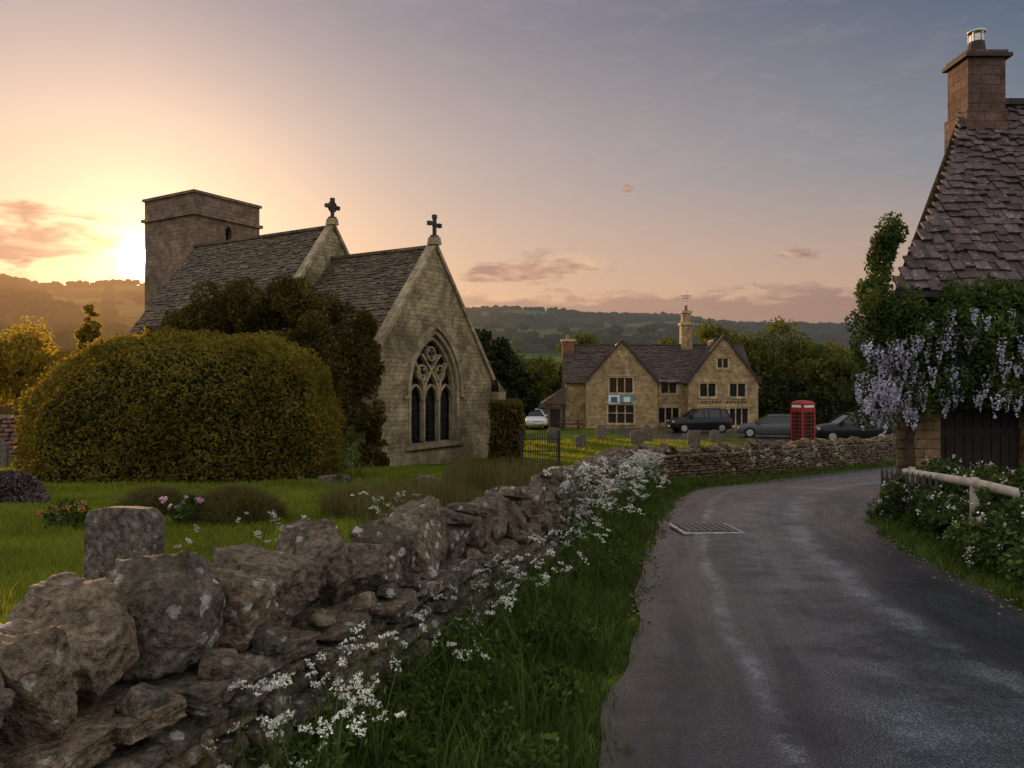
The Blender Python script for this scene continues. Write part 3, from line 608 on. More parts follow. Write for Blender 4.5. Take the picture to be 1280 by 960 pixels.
# ------------------------------------------------------------------ COTTAGE (right)
ct=empty('stone_cottage'); mb=MB(); O=(7.1,14,-2.25)
dh=[(.80,0.05),(2.35,.05),(2.35,1.8),(.80,1.8)]
wallpoly(mb,O,(1,0,0),[(0,-.4),(9,-.4),(9,4.15),(0,4.15)],[dh,[(4.4,1.2),(5.8,1.2),(5.8,2.4),(4.4,2.4)]],.28,0,0,2)
mb.add([(7.1,14,-2.7),(12.2,19.4,-2.9),(12.2,19.4,1.9),(9.9,16.7,6.1),(7.1,14,1.9)],[(0,1,2,3,4)],0)
mb.add([(12.2,19.4,-2.9),(16.1,19.4,-2.9),(16.1,19.4,1.9),(12.2,19.4,1.9)],[(0,1,2,3)],0); mb.add([(16.1,14,-2.7),(16.1,19.4,-2.9),(16.1,19.4,1.9),(16.1,16.7,6.1),(16.1,14,1.9)],[(0,1,2,3,4)],0)
for i in range(9): mb.box(7.91+i*.17,7.91+i*.17+.155,14.14,14.2,-2.2,-.48,3)
mb.box(7.92,9.43,14.11,14.138,-.95,-.83,3); mb.box(7.92,9.43,14.11,14.138,-1.9,-1.78,3)
mb.box(7.8,9.57,13.93,14.1,-.45,-.22,4)
for i in range(12):
    z=-2.2+i*.34; w=.42 if i%2 else .26; mb.box(7.1-.02,7.1+w,13.97,13.996,z,z+.33,1)
cxm,cym=10.15,16.6
mb.box(cxm-.46,cxm+.42,cym-.42,cym+.42,5.0,5.85,5); mb.box(cxm-.41,cxm+.39,cym-.38,cym+.38,5.85,6.98,5); mb.box(cxm-.50,cxm+.50,cym-.46,cym+.46,6.98,7.06,6); mb.box(cxm-.44,cxm+.44,cym-.40,cym+.40,7.06,7.14,5)
mb.cyl((cxm,cym,7.14),(cxm,cym,7.46),.20,.16,6,16); mb.cyl((cxm,cym,7.46),(cxm,cym,7.62),.13,.13,7,16); mb.cyl((cxm,cym,7.67),(cxm,cym,7.70),.18,.18,7,16)
for t in range(5): a=t*1.257; mb.bar((cxm+.15*math.cos(a),cym+.15*math.sin(a),7.45),(cxm+.15*math.cos(a),cym+.15*math.sin(a),7.68),.02,.02,7)
M_chim=masonry('chimney_stone',(.20,.115,.095),(.14,.085,.075),(.10,.075,.06),.42,.2,.5)
mb.obj('walls',[M_cott,M_cott,M_glass,M_doorw,plain('lintel_oak',(.10,.07,.05),.8),M_chim,plain('dark_stone',(.06,.045,.042),.8),M_metal],ct)
mb=MB(); S=Vector((0,3.05,4.45)); Ls=S.length
slates(mb,(6.85,13.65,1.68),(1,0,0),S,Ls,lambda s:(3.05*(s/Ls)+.22*math.sin(s/Ls*math.pi),9.3),.24,.23,.04,0,1.9)
mb.add([(6.85+.02,13.65,1.66),(16.2,13.65,1.66),(16.2,16.7,6.1),(9.9,16.7,6.1),(8.6,15.17,3.88)],[(0,1,2,3,4)],1)
mb.add([(12.3,19.75,1.68),(16.2,19.75,1.68),(16.2,16.7,6.12),(9.9,16.7,6.12)],[(0,1,2,3)],0)
x=9.95
while x<16.1: mb.bar((x,16.7,6.17),(x+.44,16.7,6.17),.28,.13,0); x+=.45
mb.bar((6.9,13.6,1.60),(16.2,13.6,1.60),.11,.10,2)
mb.obj('roof',[M_sl_cot,M_core,M_lead],ct)
# wisteria on the cottage
wi=empty('wisteria_plant'); cs=[];rs=[]
for _ in range(230):
    x=random.uniform(6.9,12.5) if random.random()<.4 else random.uniform(6.9,10); z=random.uniform(-.5,1.66)
    if x>7.9 and x<9.5: z=random.uniform(-.3,1.66)
    cs.append((x,13.58+random.uniform(-.35,.25),z)); rs.append(random.uniform(.16,.34))
for _ in range(54): cs.append((random.uniform(6.32,7.15),random.uniform(13.4,14.1),random.uniform(-.6,1.6))); rs.append(random.uniform(.15,.3))
for _ in range(46):
    t=random.random(); cs.append((6.55+t*.8+random.uniform(-.16,.12),14.0+t*.6,1.4+t*1.7)); rs.append(random.uniform(.12,.28))
Pn,d=clump(cs,rs,50000); leafobj('leaves',Pn,.05,M_wist,wi,d,.35,.45)
V,F=tube([(7.3,13.85,-2.2),(7.25,13.85,-1),(7.5,13.8,0),(8.5,13.75,.6),(10.5,13.75,.9),(12.4,13.75,1.0)],[.09,.08,.07,.06,.05,.03],8); npmesh('stem',V,F,M_bark,parent=wi,smooth=True)
Q=[]
for i in range(270):
    if i<130: x,y,z=random.uniform(6.15,7.2),random.uniform(13.1,13.6),random.uniform(-.5,.85)
    else: x,y,z=random.uniform(7.2,12.3) if i%3 else random.uniform(7.2,9.8),random.uniform(12.95,13.35),random.uniform(-.25,1.35)
    L=random.uniform(.20,.44); n=44; t=rng.random(n); rad=.06*(1-t)+.012; a=rng.uniform(0,6.28,n)
    Q.append(np.stack([x+np.cos(a)*rad,y+np.sin(a)*rad,z-t*L],1))
Q=np.concatenate(Q); leafobj('blossom',Q,.021,M_lilac,wi,asp=.8)
# ------------------------------------------------------------------ right verge
fe=empty('wooden_rail_fence'); mb=MB()
def zr_(x,y): return float(road_z(y))
for (x,y) in((5.95,11.3),(5.48,9.0),(5.05,7.2)): mb.cyl((x,y,zr_(x,y)-.2),(x,y,zr_(x,y)+.80),.055,.05,0,10)
for z in(.74,.32):
    mb.cyl((6.0,11.6,zr_(0,11.6)+z-.02),(5.46,8.95,zr_(0,9)+z),.05,.055,0,10); mb.cyl((5.46,8.95,zr_(0,9)+z),(4.95,6.9,zr_(0,7)+z),.055,.05,0,10)
mb.obj('rails',[M_wood],fe,smooth=True)
pf=empty('picket_fence'); mb=MB()
for i in range(11):
    t=i/10; x=5.85-.2*t; y=12.0-1.9*t; z=zr_(x,y)-.02; mb.box(x-.012,x+.012,y-.03,y+.03,z,z+.72,0); mb.add([(x-.012,y-.03,z+.72),(x+.012,y-.03,z+.72),(x+.012,y+.03,z+.72),(x-.012,y+.03,z+.72),(x,y,z+.78)],[(0,1,4),(1,2,4),(2,3,4),(3,0,4)],0)
for h in(.2,.58): mb.bar((5.875,12.0,zr_(0,12)+h),(5.675,10.1,zr_(0,10.1)+h),.03,.05,0)
mb.obj('pickets',[plain('grey_wood',(.06,.055,.05),.8)],pf)
def shrub(name,cs,rs,n,ls,ml,nf=0,mf=None,fs=.02):
    e_=empty(name); P_,d_=clump(cs,rs,n); leafobj('leaves',P_,ls,ml,e_,d_,.4)
    if nf:
        P_,d_=clump(cs,[r*1.2 for r in rs],nf,.10); k=d_[:,2]>-.1; P_=P_[k]
        P_=np.repeat(P_,9,0)+rng.normal(size=(len(P_)*9,3))*fs*1.3; leafobj('flowers',P_,fs,mf,e_,asp=.8)
    return e_
cs=[];rs=[]
for _ in range(90):
    t=random.random(); y=12.0-5.0*t; h_=random.uniform(.05,.42)
    if random.random()<.2: h_=random.uniform(.55,.85)
    cs.append((6.1-1.1*t+random.uniform(-.4,.6),y,zr_(0,y)+h_)); rs.append(random.uniform(.10,.22) if h_<.5 else random.uniform(.06,.13))
shrub('valerian_shrub',cs,rs,32000,.034,M_wist,560,M_white,.015)
shrub('roadside_shrub',[(4.9,7.4,zr_(0,7.6)+.12),(5.2,7.2,zr_(0,7)+.2),(4.7,6.9,zr_(0,7)+.1),(5.4,6.8,-1.45),(4.85,7.9,-1.75),(5.0,8.4,-1.75),(4.75,6.4,-1.7)],[.3,.34,.25,.36,.2,.22,.3],14000,.034,M_wist,60,M_white,.012)
shrub('garden_shrub',[(6.6,12.6,-1.85),(7.3,12.9,-1.7),(8.2,12.8,-1.8),(9,12.9,-1.75),(7.6,11.8,-1.8),(6.8,10.8,-1.65),(7.5,10.5,-1.6),(6.6,9.5,-1.6)],[.4,.45,.4,.5,.5,.5,.5,.5],16000,.045,M_wist,260,M_white,.016)
# ------------------------------------------------------------------ hedges
bm=bmesh.new(); bmesh.ops.create_icosphere(bm,subdivisions=5,radius=1); T5s=(np.array([x.co[:] for x in bm.verts]),np.array([[q.index for q in t.verts] for t in bm.faces])); bm.free()
def dome_hedge(name,c,hx,hy,hz,n,ls,mat,p=2.6,lump=.10,core=.90,seed=0):
    e_=empty(name)
    def surf(d,k=1.0):
        q=(np.abs(d[:,0]/hx)**p+np.abs(d[:,1]/hy)**p+np.abs(d[:,2]/hz)**p)**(-1/p); P_=d*q[:,None]
        nse=np.array([mn.fractal(Vector((a*1.6+seed,b*1.6,c_*1.6)),1,2,3) for a,b,c_ in d.tolist()]) if lump else 0
        nse2=np.array([mn.noise(Vector((a*1.5+seed,b*1.5,c_*1.5)))+.6*mn.noise(Vector((a*4.5,b*4.5,c_*4.5+seed))) for a,b,c_ in P_.tolist()])
        return P_*(k*(1+lump*nse+.034*nse2))[:,None]
    v,f=T5s; V_=surf(unit(v),core); npmesh('core',V_+np.array(c),f,M_yewcore,parent=e_)
    d=unit(rng.normal(size=(n,3))*np.array([hx,hy,hz])); d=d[d[:,2]>-.02]; P_=surf(d)
    P_=P_*(1-.07*rng.random(len(P_))**2+.035*(rng.random(len(P_))**6))[:,None]
    leafobj('leaves',P_+np.array(c),ls,mat,e_,unit(P_/np.array([hx,hy,hz])**2),.42,.45); return e_
dome_hedge('clipped_yew_hedge',(-8.40,20.2,-2.75),3.85,2.7,4.0,130000,.058,M_yew,3.0,.06)
dome_hedge('round_purple_bush',(-7.9,11.9,-1.95),.55,.5,.58,9000,.035,M_purple,2.2,.03)
def box_hedge(name,x0,x1,y0,y1,z0,z1,n,ls,mat):
    e_=empty(name); mb=MB(); i=.10; mb.box(x0+i,x1-i,y0+i,y1-i,z0,z1-i); mb.obj('core',[M_yewcore],e_)
    a=np.array([(x1-x0)*(z1-z0)]*2+[(y1-y0)*(z1-z0)]*2+[(x1-x0)*(y1-y0)]); k=rng.choice(5,n,p=a/a.sum()); u_=rng.random(n);v_=rng.random(n)
    X_=np.where(k==2,x0,np.where(k==3,x1,x0+(x1-x0)*u_)); Y_=np.where(k==0,y0,np.where(k==1,y1,y0+(y1-y0)*np.where(k>1,np.where(k==4,v_,u_),0))); Z_=np.where(k==4,z1,z0+(z1-z0)*v_)
    P_=np.stack([X_,Y_,Z_],1)+rng.normal(size=(n,3))*.04; P_+=.04*np.stack([np.sin(P_[:,2]*3),np.sin(P_[:,0]*3+P_[:,2]*2),np.sin(P_[:,0]*2.3+P_[:,1])],1)
    leafobj('leaves',P_,ls,mat,e_)
box_hedge('yew_hedge_block',-.75,.35,28,32.5,-3.2,-.75,16000,.065,M_yewdark)
box_hedge('field_hedge',20,45,62,64,-3.6,-.8,14000,.16,M_dark)
# ivy/yew mass by chancel
iv=empty('ivy_covered_yew'); cs=[];rs=[]
Uc=np.array([.515,.857]); Ac=np.array([-.857,.515])
for _ in range(190):
    t=random.uniform(0,9.8); k=random.uniform(-2.2,.1); b=np.array([-5.3,27])+Ac*t+Uc*k
    top=np.interp(t,[0,1.0,2.2,5.5,7.5,9.8],[1.5,3.3,4.0,3.9,3.4,2.2]); z=-2.6+(top+2.1)*random.random()**.5
    cs.append((b[0],b[1],z)); rs.append(random.uniform(.30,.72))
for _ in range(90):
    z=random.uniform(-3,2.4); w=np.interp(z,[-3,0,2.4],[1.1,.95,.3]); u_=random.uniform(-.3,w)
    cs.append((-5.3+Uc[0]*u_+.05,26.95+Uc[1]*u_-.15,z)); rs.append(random.uniform(.15,.36))
Pn,d=clump(cs,rs,130000,.25); leafobj('leaves',Pn,.065,M_yewdark,iv,d,.4)
V,F=tube([(-7.5,26.5,-3.2),(-7.6,26.8,-1),(-7.4,27.2,1.5)],[.3,.22,.1]); npmesh('trunk',V,F,M_bark,parent=iv,smooth=True)
# ------------------------------------------------------------------ trees
def tree(name,x,y,h,cr,mat,nl=4500,ls=.2,cb=.22,nc=34,wz=1.0):
    z=float(H(x,y)); e_=empty(name,(x,y,z)); c0=h*(1+cb)/2; rz=h*(1-cb)/2
    d=unit(rng.normal(size=(nc,3))); d[:,2]=np.abs(d[:,2])*np.where(rng.random(nc)<.68,1,-.8); rr=rng.uniform(.45,.88,nc)
    C_=d*rr[:,None]*np.array([cr,cr,rz*wz])+np.array([0,0,c0]); R_=rng.uniform(.16,.36,nc)*cr
    P_,dd=clump(C_,R_,nl,.35); leafobj('crown',P_,ls,mat,e_,dd,.35)
    mb_V=[];mb_F=[];n0=0
    segs=[([(0,0,-.3),(.05*h*.3,0,h*.25),(0,.02*h,h*.55),(0,0,h*.8)],[.035*h,.026*h,.016*h,.005*h])]
    for i in range(min(9,nc)):
        q=C_[i]; segs.append(([(0,0,h*(.2+.04*i)),tuple(q*.5+np.array([0,0,h*.2])),tuple(q)],[.014*h,.009*h,.003*h]))
    for p_,r_ in segs:
        V_,F_=tube(p_,r_,7); mb_V+=V_; mb_F+=[tuple(a+n0 for a in f) for f in F_]; n0=len(mb_V)
    npmesh('trunk',mb_V,mb_F,M_bark,parent=e_,smooth=True)
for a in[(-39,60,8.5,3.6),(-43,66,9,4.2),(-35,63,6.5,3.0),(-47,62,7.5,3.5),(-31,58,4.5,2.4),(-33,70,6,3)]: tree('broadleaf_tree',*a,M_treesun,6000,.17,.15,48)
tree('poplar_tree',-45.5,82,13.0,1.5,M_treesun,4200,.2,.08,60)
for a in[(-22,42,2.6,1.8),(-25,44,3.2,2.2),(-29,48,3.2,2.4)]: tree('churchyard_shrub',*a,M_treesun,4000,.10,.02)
for a in[(-2.6,44,7.2,2.0),(-1.0,46,6.4,1.8),(.3,51,5.0,1.5)]: tree('yew_tree',*a,M_dark,8000,.13,.05,46)
for a in[(2.0,74,6.6,3.0),(4.6,80,6.0,2.8),(-1.5,78,7.5,3.5),(8.6,92,10.2,3.2)]: tree('broadleaf_tree',*a,M_tree,6500,.17,.12,44)
for a in[(22,80,10.5,4.2),(27.5,80,10.2,4.3),(31.5,76,8.0,3.4),(18,88,9.0,4.0),(35,74,6.8,3.2),(30,70,6.5,3.0),(38,76,7.5,3.5),(48,112,11,4.5),(41,105,10,4.2),(55,110,10,4.5),(36,96,9.5,4.2),(14,98,9,4)]: tree('broadleaf_tree',*a,M_tree,8000,.18,.1,56)
for a in[(24,67,4.5,2.4),(33,66,4.5,2.6)]: tree('broadleaf_tree',*a,M_dark,5200,.15,.05,36)
# distant woodland
N=26000; azd=rng.uniform(-42,42,N); r=rng.uniform(150,1500,N); xx=r*np.sin(np.radians(azd)); yy=r*np.cos(np.radians(azd))
mask=sn(xx,yy,70,.3)+.6*sn(xx,yy,31,1.7); keep=(mask>.55)|((r>1370)&(r<1420)&(rng.random(N)<.65))|((np.abs(np.sin(xx/85+yy/160))<.035))|((np.abs(np.sin(yy/75-xx/260))<.03))
keep&=~((np.abs(azd-5)<6)&(r>300)&(r<1150)&(mask<1.25)&(rng.random(N)<.8))
keep&=(rng.random(N)<np.clip(.3+r/900,0,1)); keep&=~((r<260)&(azd>-8)&(azd<5)); xx,yy=xx[keep],yy[keep]; n=min(len(xx),6500); xx,yy=xx[:n],yy[:n]
V1,F1=rock(2,78,.2,0,.4); zz_=H(xx,yy); sz=rng.uniform(5,10,n); ang=rng.uniform(0,6.28,n)
Vb=V1[None,:,:]*np.stack([sz*1.2,sz*1.2,sz],1)[:,None,:]; ca,sa=np.cos(ang)[:,None],np.sin(ang)[:,None]
Vb=np.stack([Vb[...,0]*ca-Vb[...,1]*sa,Vb[...,0]*sa+Vb[...,1]*ca,Vb[...,2]],-1)+np.stack([xx,yy,zz_+sz*.35],1)[:,None,:]
Vb+=rng.normal(size=Vb.shape)*.5
Fb=(F1[None]+(np.arange(n)*len(V1))[:,None,None]).reshape(-1,3); npmesh('distant_woodland',Vb.reshape(-1,3),Fb,M_wood_far,np.repeat(rng.random(n),len(V1)))
# ------------------------------------------------------------------ grass
def scatter(n,x0,x1,y0,y1,cond):
    X_=rng.uniform(x0,x1,n);Y_=rng.uniform(y0,y1,n);k=cond(X_,Y_);X_,Y_=X_[k],Y_[k];return np.stack([X_,Y_,H(X_,Y_)-.01],1)
wx=lambda y:np.interp(y,WS[:,1],WS[:,0])
vis=lambda x,y:(x>-.70*y-.6)
S_=[]
def addb(P_,h,w,l): V_,F_,r_=blades(P_,h,w,l); n0=sum(len(a[0]) for a in S_); S_.append((V_,F_+n0,r_))
def flush(name,mat):
    npmesh(name,np.concatenate([a[0] for a in S_]),np.concatenate([a[1] for a in S_]),mat,np.concatenate([a[2] for a in S_])); S_.clear()
addb(scatter(110000,-7,.2,1.5,8,lambda x,y:(x<wx(y)-.2)&vis(x,y)),.075,.0035,.8)
addb(scatter(9000,-7,.2,1.5,8,lambda x,y:(x<wx(y)-.2)&vis(x,y)&(sn(x,y,.6,.9)>.5)),.15,.0035,.9)
addb(scatter(110000,-14,1.3,8,15,lambda x,y:(x<wx(y)-.2)&vis(x,y)),.09,.0055,.8)
addb(scatter(80000,-18,3.6,15,27,lambda x,y:(x<wx(y)-.2)&vis(x,y)),.10,.010,.7)
addb(scatter(40000,-2,14,24,46,lambda x,y:is_lawn(x,y)),.13,.02,.7)
flush('lawn_grass',M_grass)
lx=lambda y:np.interp(y,Lp[:,1],Lp[:,0])
tuft=lambda x,y:(sn(x,y,.35,.2)>-.3)
edge=lambda x,y:(x<lx(y)+.07*np.sin(y*4)+.05*np.sin(y*9.7)+.02)
addb(scatter(60000,-2.2,1.6,1.8,9,lambda x,y:(x>wx(y)+.22)&edge(x,y)),.09,.004,.9)
addb(scatter(30000,-2.2,1.6,1.8,9,lambda x,y:(x>wx(y)+.2)&(x<lx(y)-.1)&tuft(x,y)),.20,.0045,1.0)
addb(scatter(3500,-2.2,1.6,1.8,9,lambda x,y:(x>wx(y)+.2)&(x<lx(y)-.3)),.38,.004,1.0)
addb(scatter(46000,0,7,9,23,lambda x,y:(x>wx(y)+.22)&edge(x,y)),.13,.008,.9)
addb(scatter(20000,0,7,9,23,lambda x,y:(x>wx(y)+.2)&(x<lx(y)-.3)&tuft(x,y)),.30,.008,.9)
addb(scatter(26000,5,20,21,34,lambda x,y:(~is_lawn(x,y))&(~onroad(x,y))&(x<lx(y)+.1)),.16,.014,.9)
rx=lambda y:np.interp(y,Rp[:,1],Rp[:,0])
addb(scatter(40000,4,8,3,13.8,lambda x,y:(x>rx(y)-.03+.06*np.sin(y*5))),.12,.006,1.0)
addb(scatter(12000,-2.6,2.5,5.5,17,lambda x,y:(x<wx(y)-.25)&(x>wx(y)-1.1-.06*y)&(sn(x,y,.5,1.2)>.2)),.34,.006,.7)
flush('verge_grass',M_wild)
addb(scatter(16000,-2.6,2.5,5.5,17,lambda x,y:(x<wx(y)-.25)&(x>wx(y)-1.1-.06*y)&(sn(x,y,.5,1.9)>.1)),.38,.005,.7)
addb(scatter(9000,-2.6,-.6,9.2,13.2,lambda x,y:np.hypot(x+1.6,(y-11))<1.3*(1+.3*sn(x,y,.3,.4))),.42,.005,.9)
addb(scatter(7000,-1.6,1.6,13,20,lambda x,y:(np.hypot(x+.2,(y-16.5)*.6)<1.3)),.6,.007,.6)
flush('dry_grass',M_brown)
for (x,y,rx_,ry_,hh) in((-3.5,9.6,.60,.5,.40),(-4.85,10.3,.46,.45,.34),(-8.0,9.6,.7,.5,.25)):
    e_=empty('grass_mound'); z=float(H(x,y)); v,f=T5s; vv=v*np.array([rx_,ry_,hh])+np.array([x,y,z-.04]); npmesh('earth',vv,f,M_yewcore,parent=e_,smooth=True)
    d=unit(rng.normal(size=(9000,3))); d[:,2]=np.abs(d[:,2]); V_,F_,r_=blades(d*np.array([rx_,ry_,hh])*rng.uniform(.9,1.03,(9000,1))+np.array([x,y,z-.05]),.14,.004,1.9); npmesh('grass',V_,F_,M_brown,r_,parent=e_)
P_=scatter(1300,-1.8,6,2,22,lambda x,y:(x>wx(y)+.2)&(x<lx(y)-.25)); cs=P_+np.array([0,0,.10]); Pn,d=clump(cs,rng.uniform(.06,.18,len(cs)),56000,.4); leafobj('verge_weeds',Pn,.022,M_wild,asp=.5)
# ------------------------------------------------------------------ cow parsley
def parsley(name,spots,umb=7,hs=(.3,.6),ur=.045,pet=.006,npet=46):
    e_=empty(name); PV=[];stems=MB();LV=[]
    for (x,y) in spots:
        z=float(H(x,y))
        for _ in range(random.randint(max(1,umb-3),umb+2)):
            h=random.uniform(*hs); dx,dy=random.gauss(0,.13),random.gauss(0,.13); top=(x+dx,y+dy,z+h); mid=(x+dx*.35,y+dy*.35,z+h*.6)
            V_,F_=tube([(x,y,z),mid,top],[.004,.003,.002],4); stems.add(V_,F_,0)
            for q in range(random.randint(1,3)):
                c=np.array(top)+np.array([random.gauss(0,.05),random.gauss(0,.05),random.uniform(-.07,.02)]) if q else np.array(top)
                r_=ur*random.uniform(.5,1.15); na=7; tl=np.array([random.gauss(0,.5),random.gauss(0,.5)])
                for sc_ in range(na):
                    a=sc_*6.28/na+random.random()*.5; rr=r_*(.2 if sc_==0 else 1)*random.uniform(.7,1); o2=np.array([math.cos(a)*rr,math.sin(a)*rr])
                    p=c+np.array([o2[0],o2[1],.012-rr*.25+o2@tl])
                    PV.append(p+rng.normal(size=(npet//na,3))*np.array([r_*.17,r_*.17,.004]))
            LV.append(np.array(mid)+rng.normal(size=(30,3))*np.array([.06,.06,.08]))
    leafobj('umbels',np.concatenate(PV),pet,M_white,e_,np.tile([[0,0,1.]],(sum(len(a) for a in PV),1)),.5,.9)
    leafobj('leaves',np.concatenate(LV),.02,M_wild,e_,asp=.3); stems.obj('stems',[M_stem],e_)
sp=[]
for (cx_,cy_,n,sg) in((-.75,2.8,6,.14),(-.5,3.35,6,.18),(-.62,3.9,3,.14),(-.15,4.7,6,.2),(-.05,5.4,3,.18),(.35,6.5,4,.25),(.3,7.4,3,.25)):
    for _ in range(n):
        y=cy_+random.gauss(0,sg); x=max(wx(y)+.30,min(wx(y)+.42+abs(random.gauss(0,.18)),lx(y)-.2)); sp.append((x,y))
parsley('cow_parsley',sp,4,(.22,.60),.034,.0050,56)
sp=[]
for _ in range(78):
    y=random.choice([random.uniform(8,14),random.uniform(14,22.5),random.uniform(17,22.5)]); x=wx(y)+.32+abs(random.gauss(0,.30)); sp.append((min(x,lx(y)-.2),y))
for _ in range(16):
    s=random.uniform(27,38); x,y,tx,ty=wp(s); sp.append((x+ty*random.uniform(.4,.9),y-tx*random.uniform(.4,.9)))
parsley('cow_parsley',sp,5,(.3,1.0),.055,.010,42)
sp=[(-2.3+random.gauss(0,.15),6.6+random.gauss(0,.2)) for _ in range(2)]+[(-1.9+random.gauss(0,.12),6.6+random.gauss(0,.15)) for _ in range(3)]+[(-1.6+random.gauss(0,.2),9.4+random.gauss(0,.3)) for _ in range(6)]
parsley('cow_parsley',sp,3,(.15,.42),.035,.006,42)
e_=empty('foxglove_plant'); pts=[]
for i in range(260): t=random.random(); a=random.uniform(0,6.28); rr=.28*(1-t)+.03; pts.append((-3.62+math.cos(a)*rr,17+math.sin(a)*rr,-2.28+1.3*t))
leafobj('leaves',np.array(pts),.09,leafm('light_leaf',(.07,.11,.03),(.16,.2,.06)),e_,asp=.35); V,F=tube([(-3.62,17,-2.4),(-3.6,17,-.9)],[.02,.01],6); npmesh('stem',V,F,M_stem,parent=e_)
def bouquet(x,y,mf,r=.24,up=0):
    e_=empty('flower_bouquet'); z=float(H(x,y))+up; c=[(x+random.gauss(0,r*.5),y+random.gauss(0,r*.4),z+random.uniform(.06,.24)) for _ in range(22)]
    Pn,d=clump(c,[.04]*22,900,.4); leafobj('petals',Pn,.016,mf,e_,asp=.8); Pn,d=clump([(x,y,z+.08)],[r*1.0],1300,.5); leafobj('foliage',Pn,.03,M_wild,e_)
    mb=MB(); mb.cyl((x,y,z-.1),(x,y,z+.14),.09,.12,0); mb.obj('pot',[M_pot],e_)
bouquet(-5.1,8.7,M_yel,.24,.02); bouquet(-3.95,9.25,M_pink,.2,.12)
# ------------------------------------------------------------------ gate
g_=empty('iron_gate'); mb=MB(); zb=-3.0
for i in range(15):
    x=.4+i*.085; y=26.9+i*.01; tp=.12*math.sin(i/14*math.pi)
    mb.cyl((x,y,zb-.1),(x,y,zb+1.12+tp),.014,.012,0,6); mb.cyl((x,y,zb+1.12+tp),(x,y,zb+1.22+tp),.022,.002,0,6)
for z in(.12,.62,1.05): mb.bar((.35,26.88,zb+z),(1.65,27.05,zb+z),.03,.04,0)
for x,y in((.33,26.88),(1.67,27.06)): mb.box(x-.05,x+.05,y-.05,y+.05,zb-.2,zb+1.35,0)
mb.obj('bars',[M_lead],g_)
# ------------------------------------------------------------------ telephone box
tb=empty('telephone_box',(15.9,41.5,-3.50),math.radians(22)); mb=MB(); w=.45
mb.box(-w,w,-w,w,-.1,.12,0)
for sx in(-1,1):
    for sy in(-1,1): mb.box(sx*w-(.11 if sx>0 else 0),sx*w+(.11 if sx<0 else 0),sy*w-(.11 if sy>0 else 0),sy*w+(.11 if sy<0 else 0),.12,2.2,0)
for k in range(4):
    a=k*math.pi/2; R_=Matrix.Rotation(a,3,'Z')
    def b_(x0,x1,y0,y1,z0,z1,m):
        n0=len(mb.v); mb.box(x0,x1,y0,y1,z0,z1,m)
        for i in range(n0,len(mb.v)): mb.v[i]=tuple(R_@Vector(mb.v[i]))
    b_(-w+.112,w-.112,-w+.03,-w+.05,.35,2.0,2); b_(-w+.112,w-.112,-w+.015,-w+.07,.122,.35,0); b_(-w+.112,w-.112,-w+.015,-w+.07,1.98,2.2,0)
    for i in range(1,8): z=.35+i*.204; b_(-w+.112,w-.112,-w+.02,-w+.045,z-.012,z+.012,0)
    for x in(-.17,.17): b_(x-.012,x+.012,-w+.018,-w+.043,.35,1.98,0)
    b_(-.34,.34,-w-.012,-w+.01,2.22,2.36,1)
mb.box(-w+.01,w-.01,-w+.012,w-.012,2.2,2.4,0); mb.box(-w-.04,w+.04,-w-.04,w+.04,2.4,2.45,0)
N_=12; V=[];F=[]
for i in range(N_+1):
    for j in range(N_+1):
        x=-w+2*w*i/N_; y=-w+2*w*j/N_; V.append((x,y,2.45+.17*(1-max((x/w)**2,(y/w)**2))**.5))
for i in range(N_):
    for j in range(N_): a=i*(N_+1)+j; F.append((a,a+N_+1,a+N_+2,a+1))
mb.add(V,F,0); mb.obj('kiosk',[M_red,M_whitep,M_glass],tb,bevel=.006)
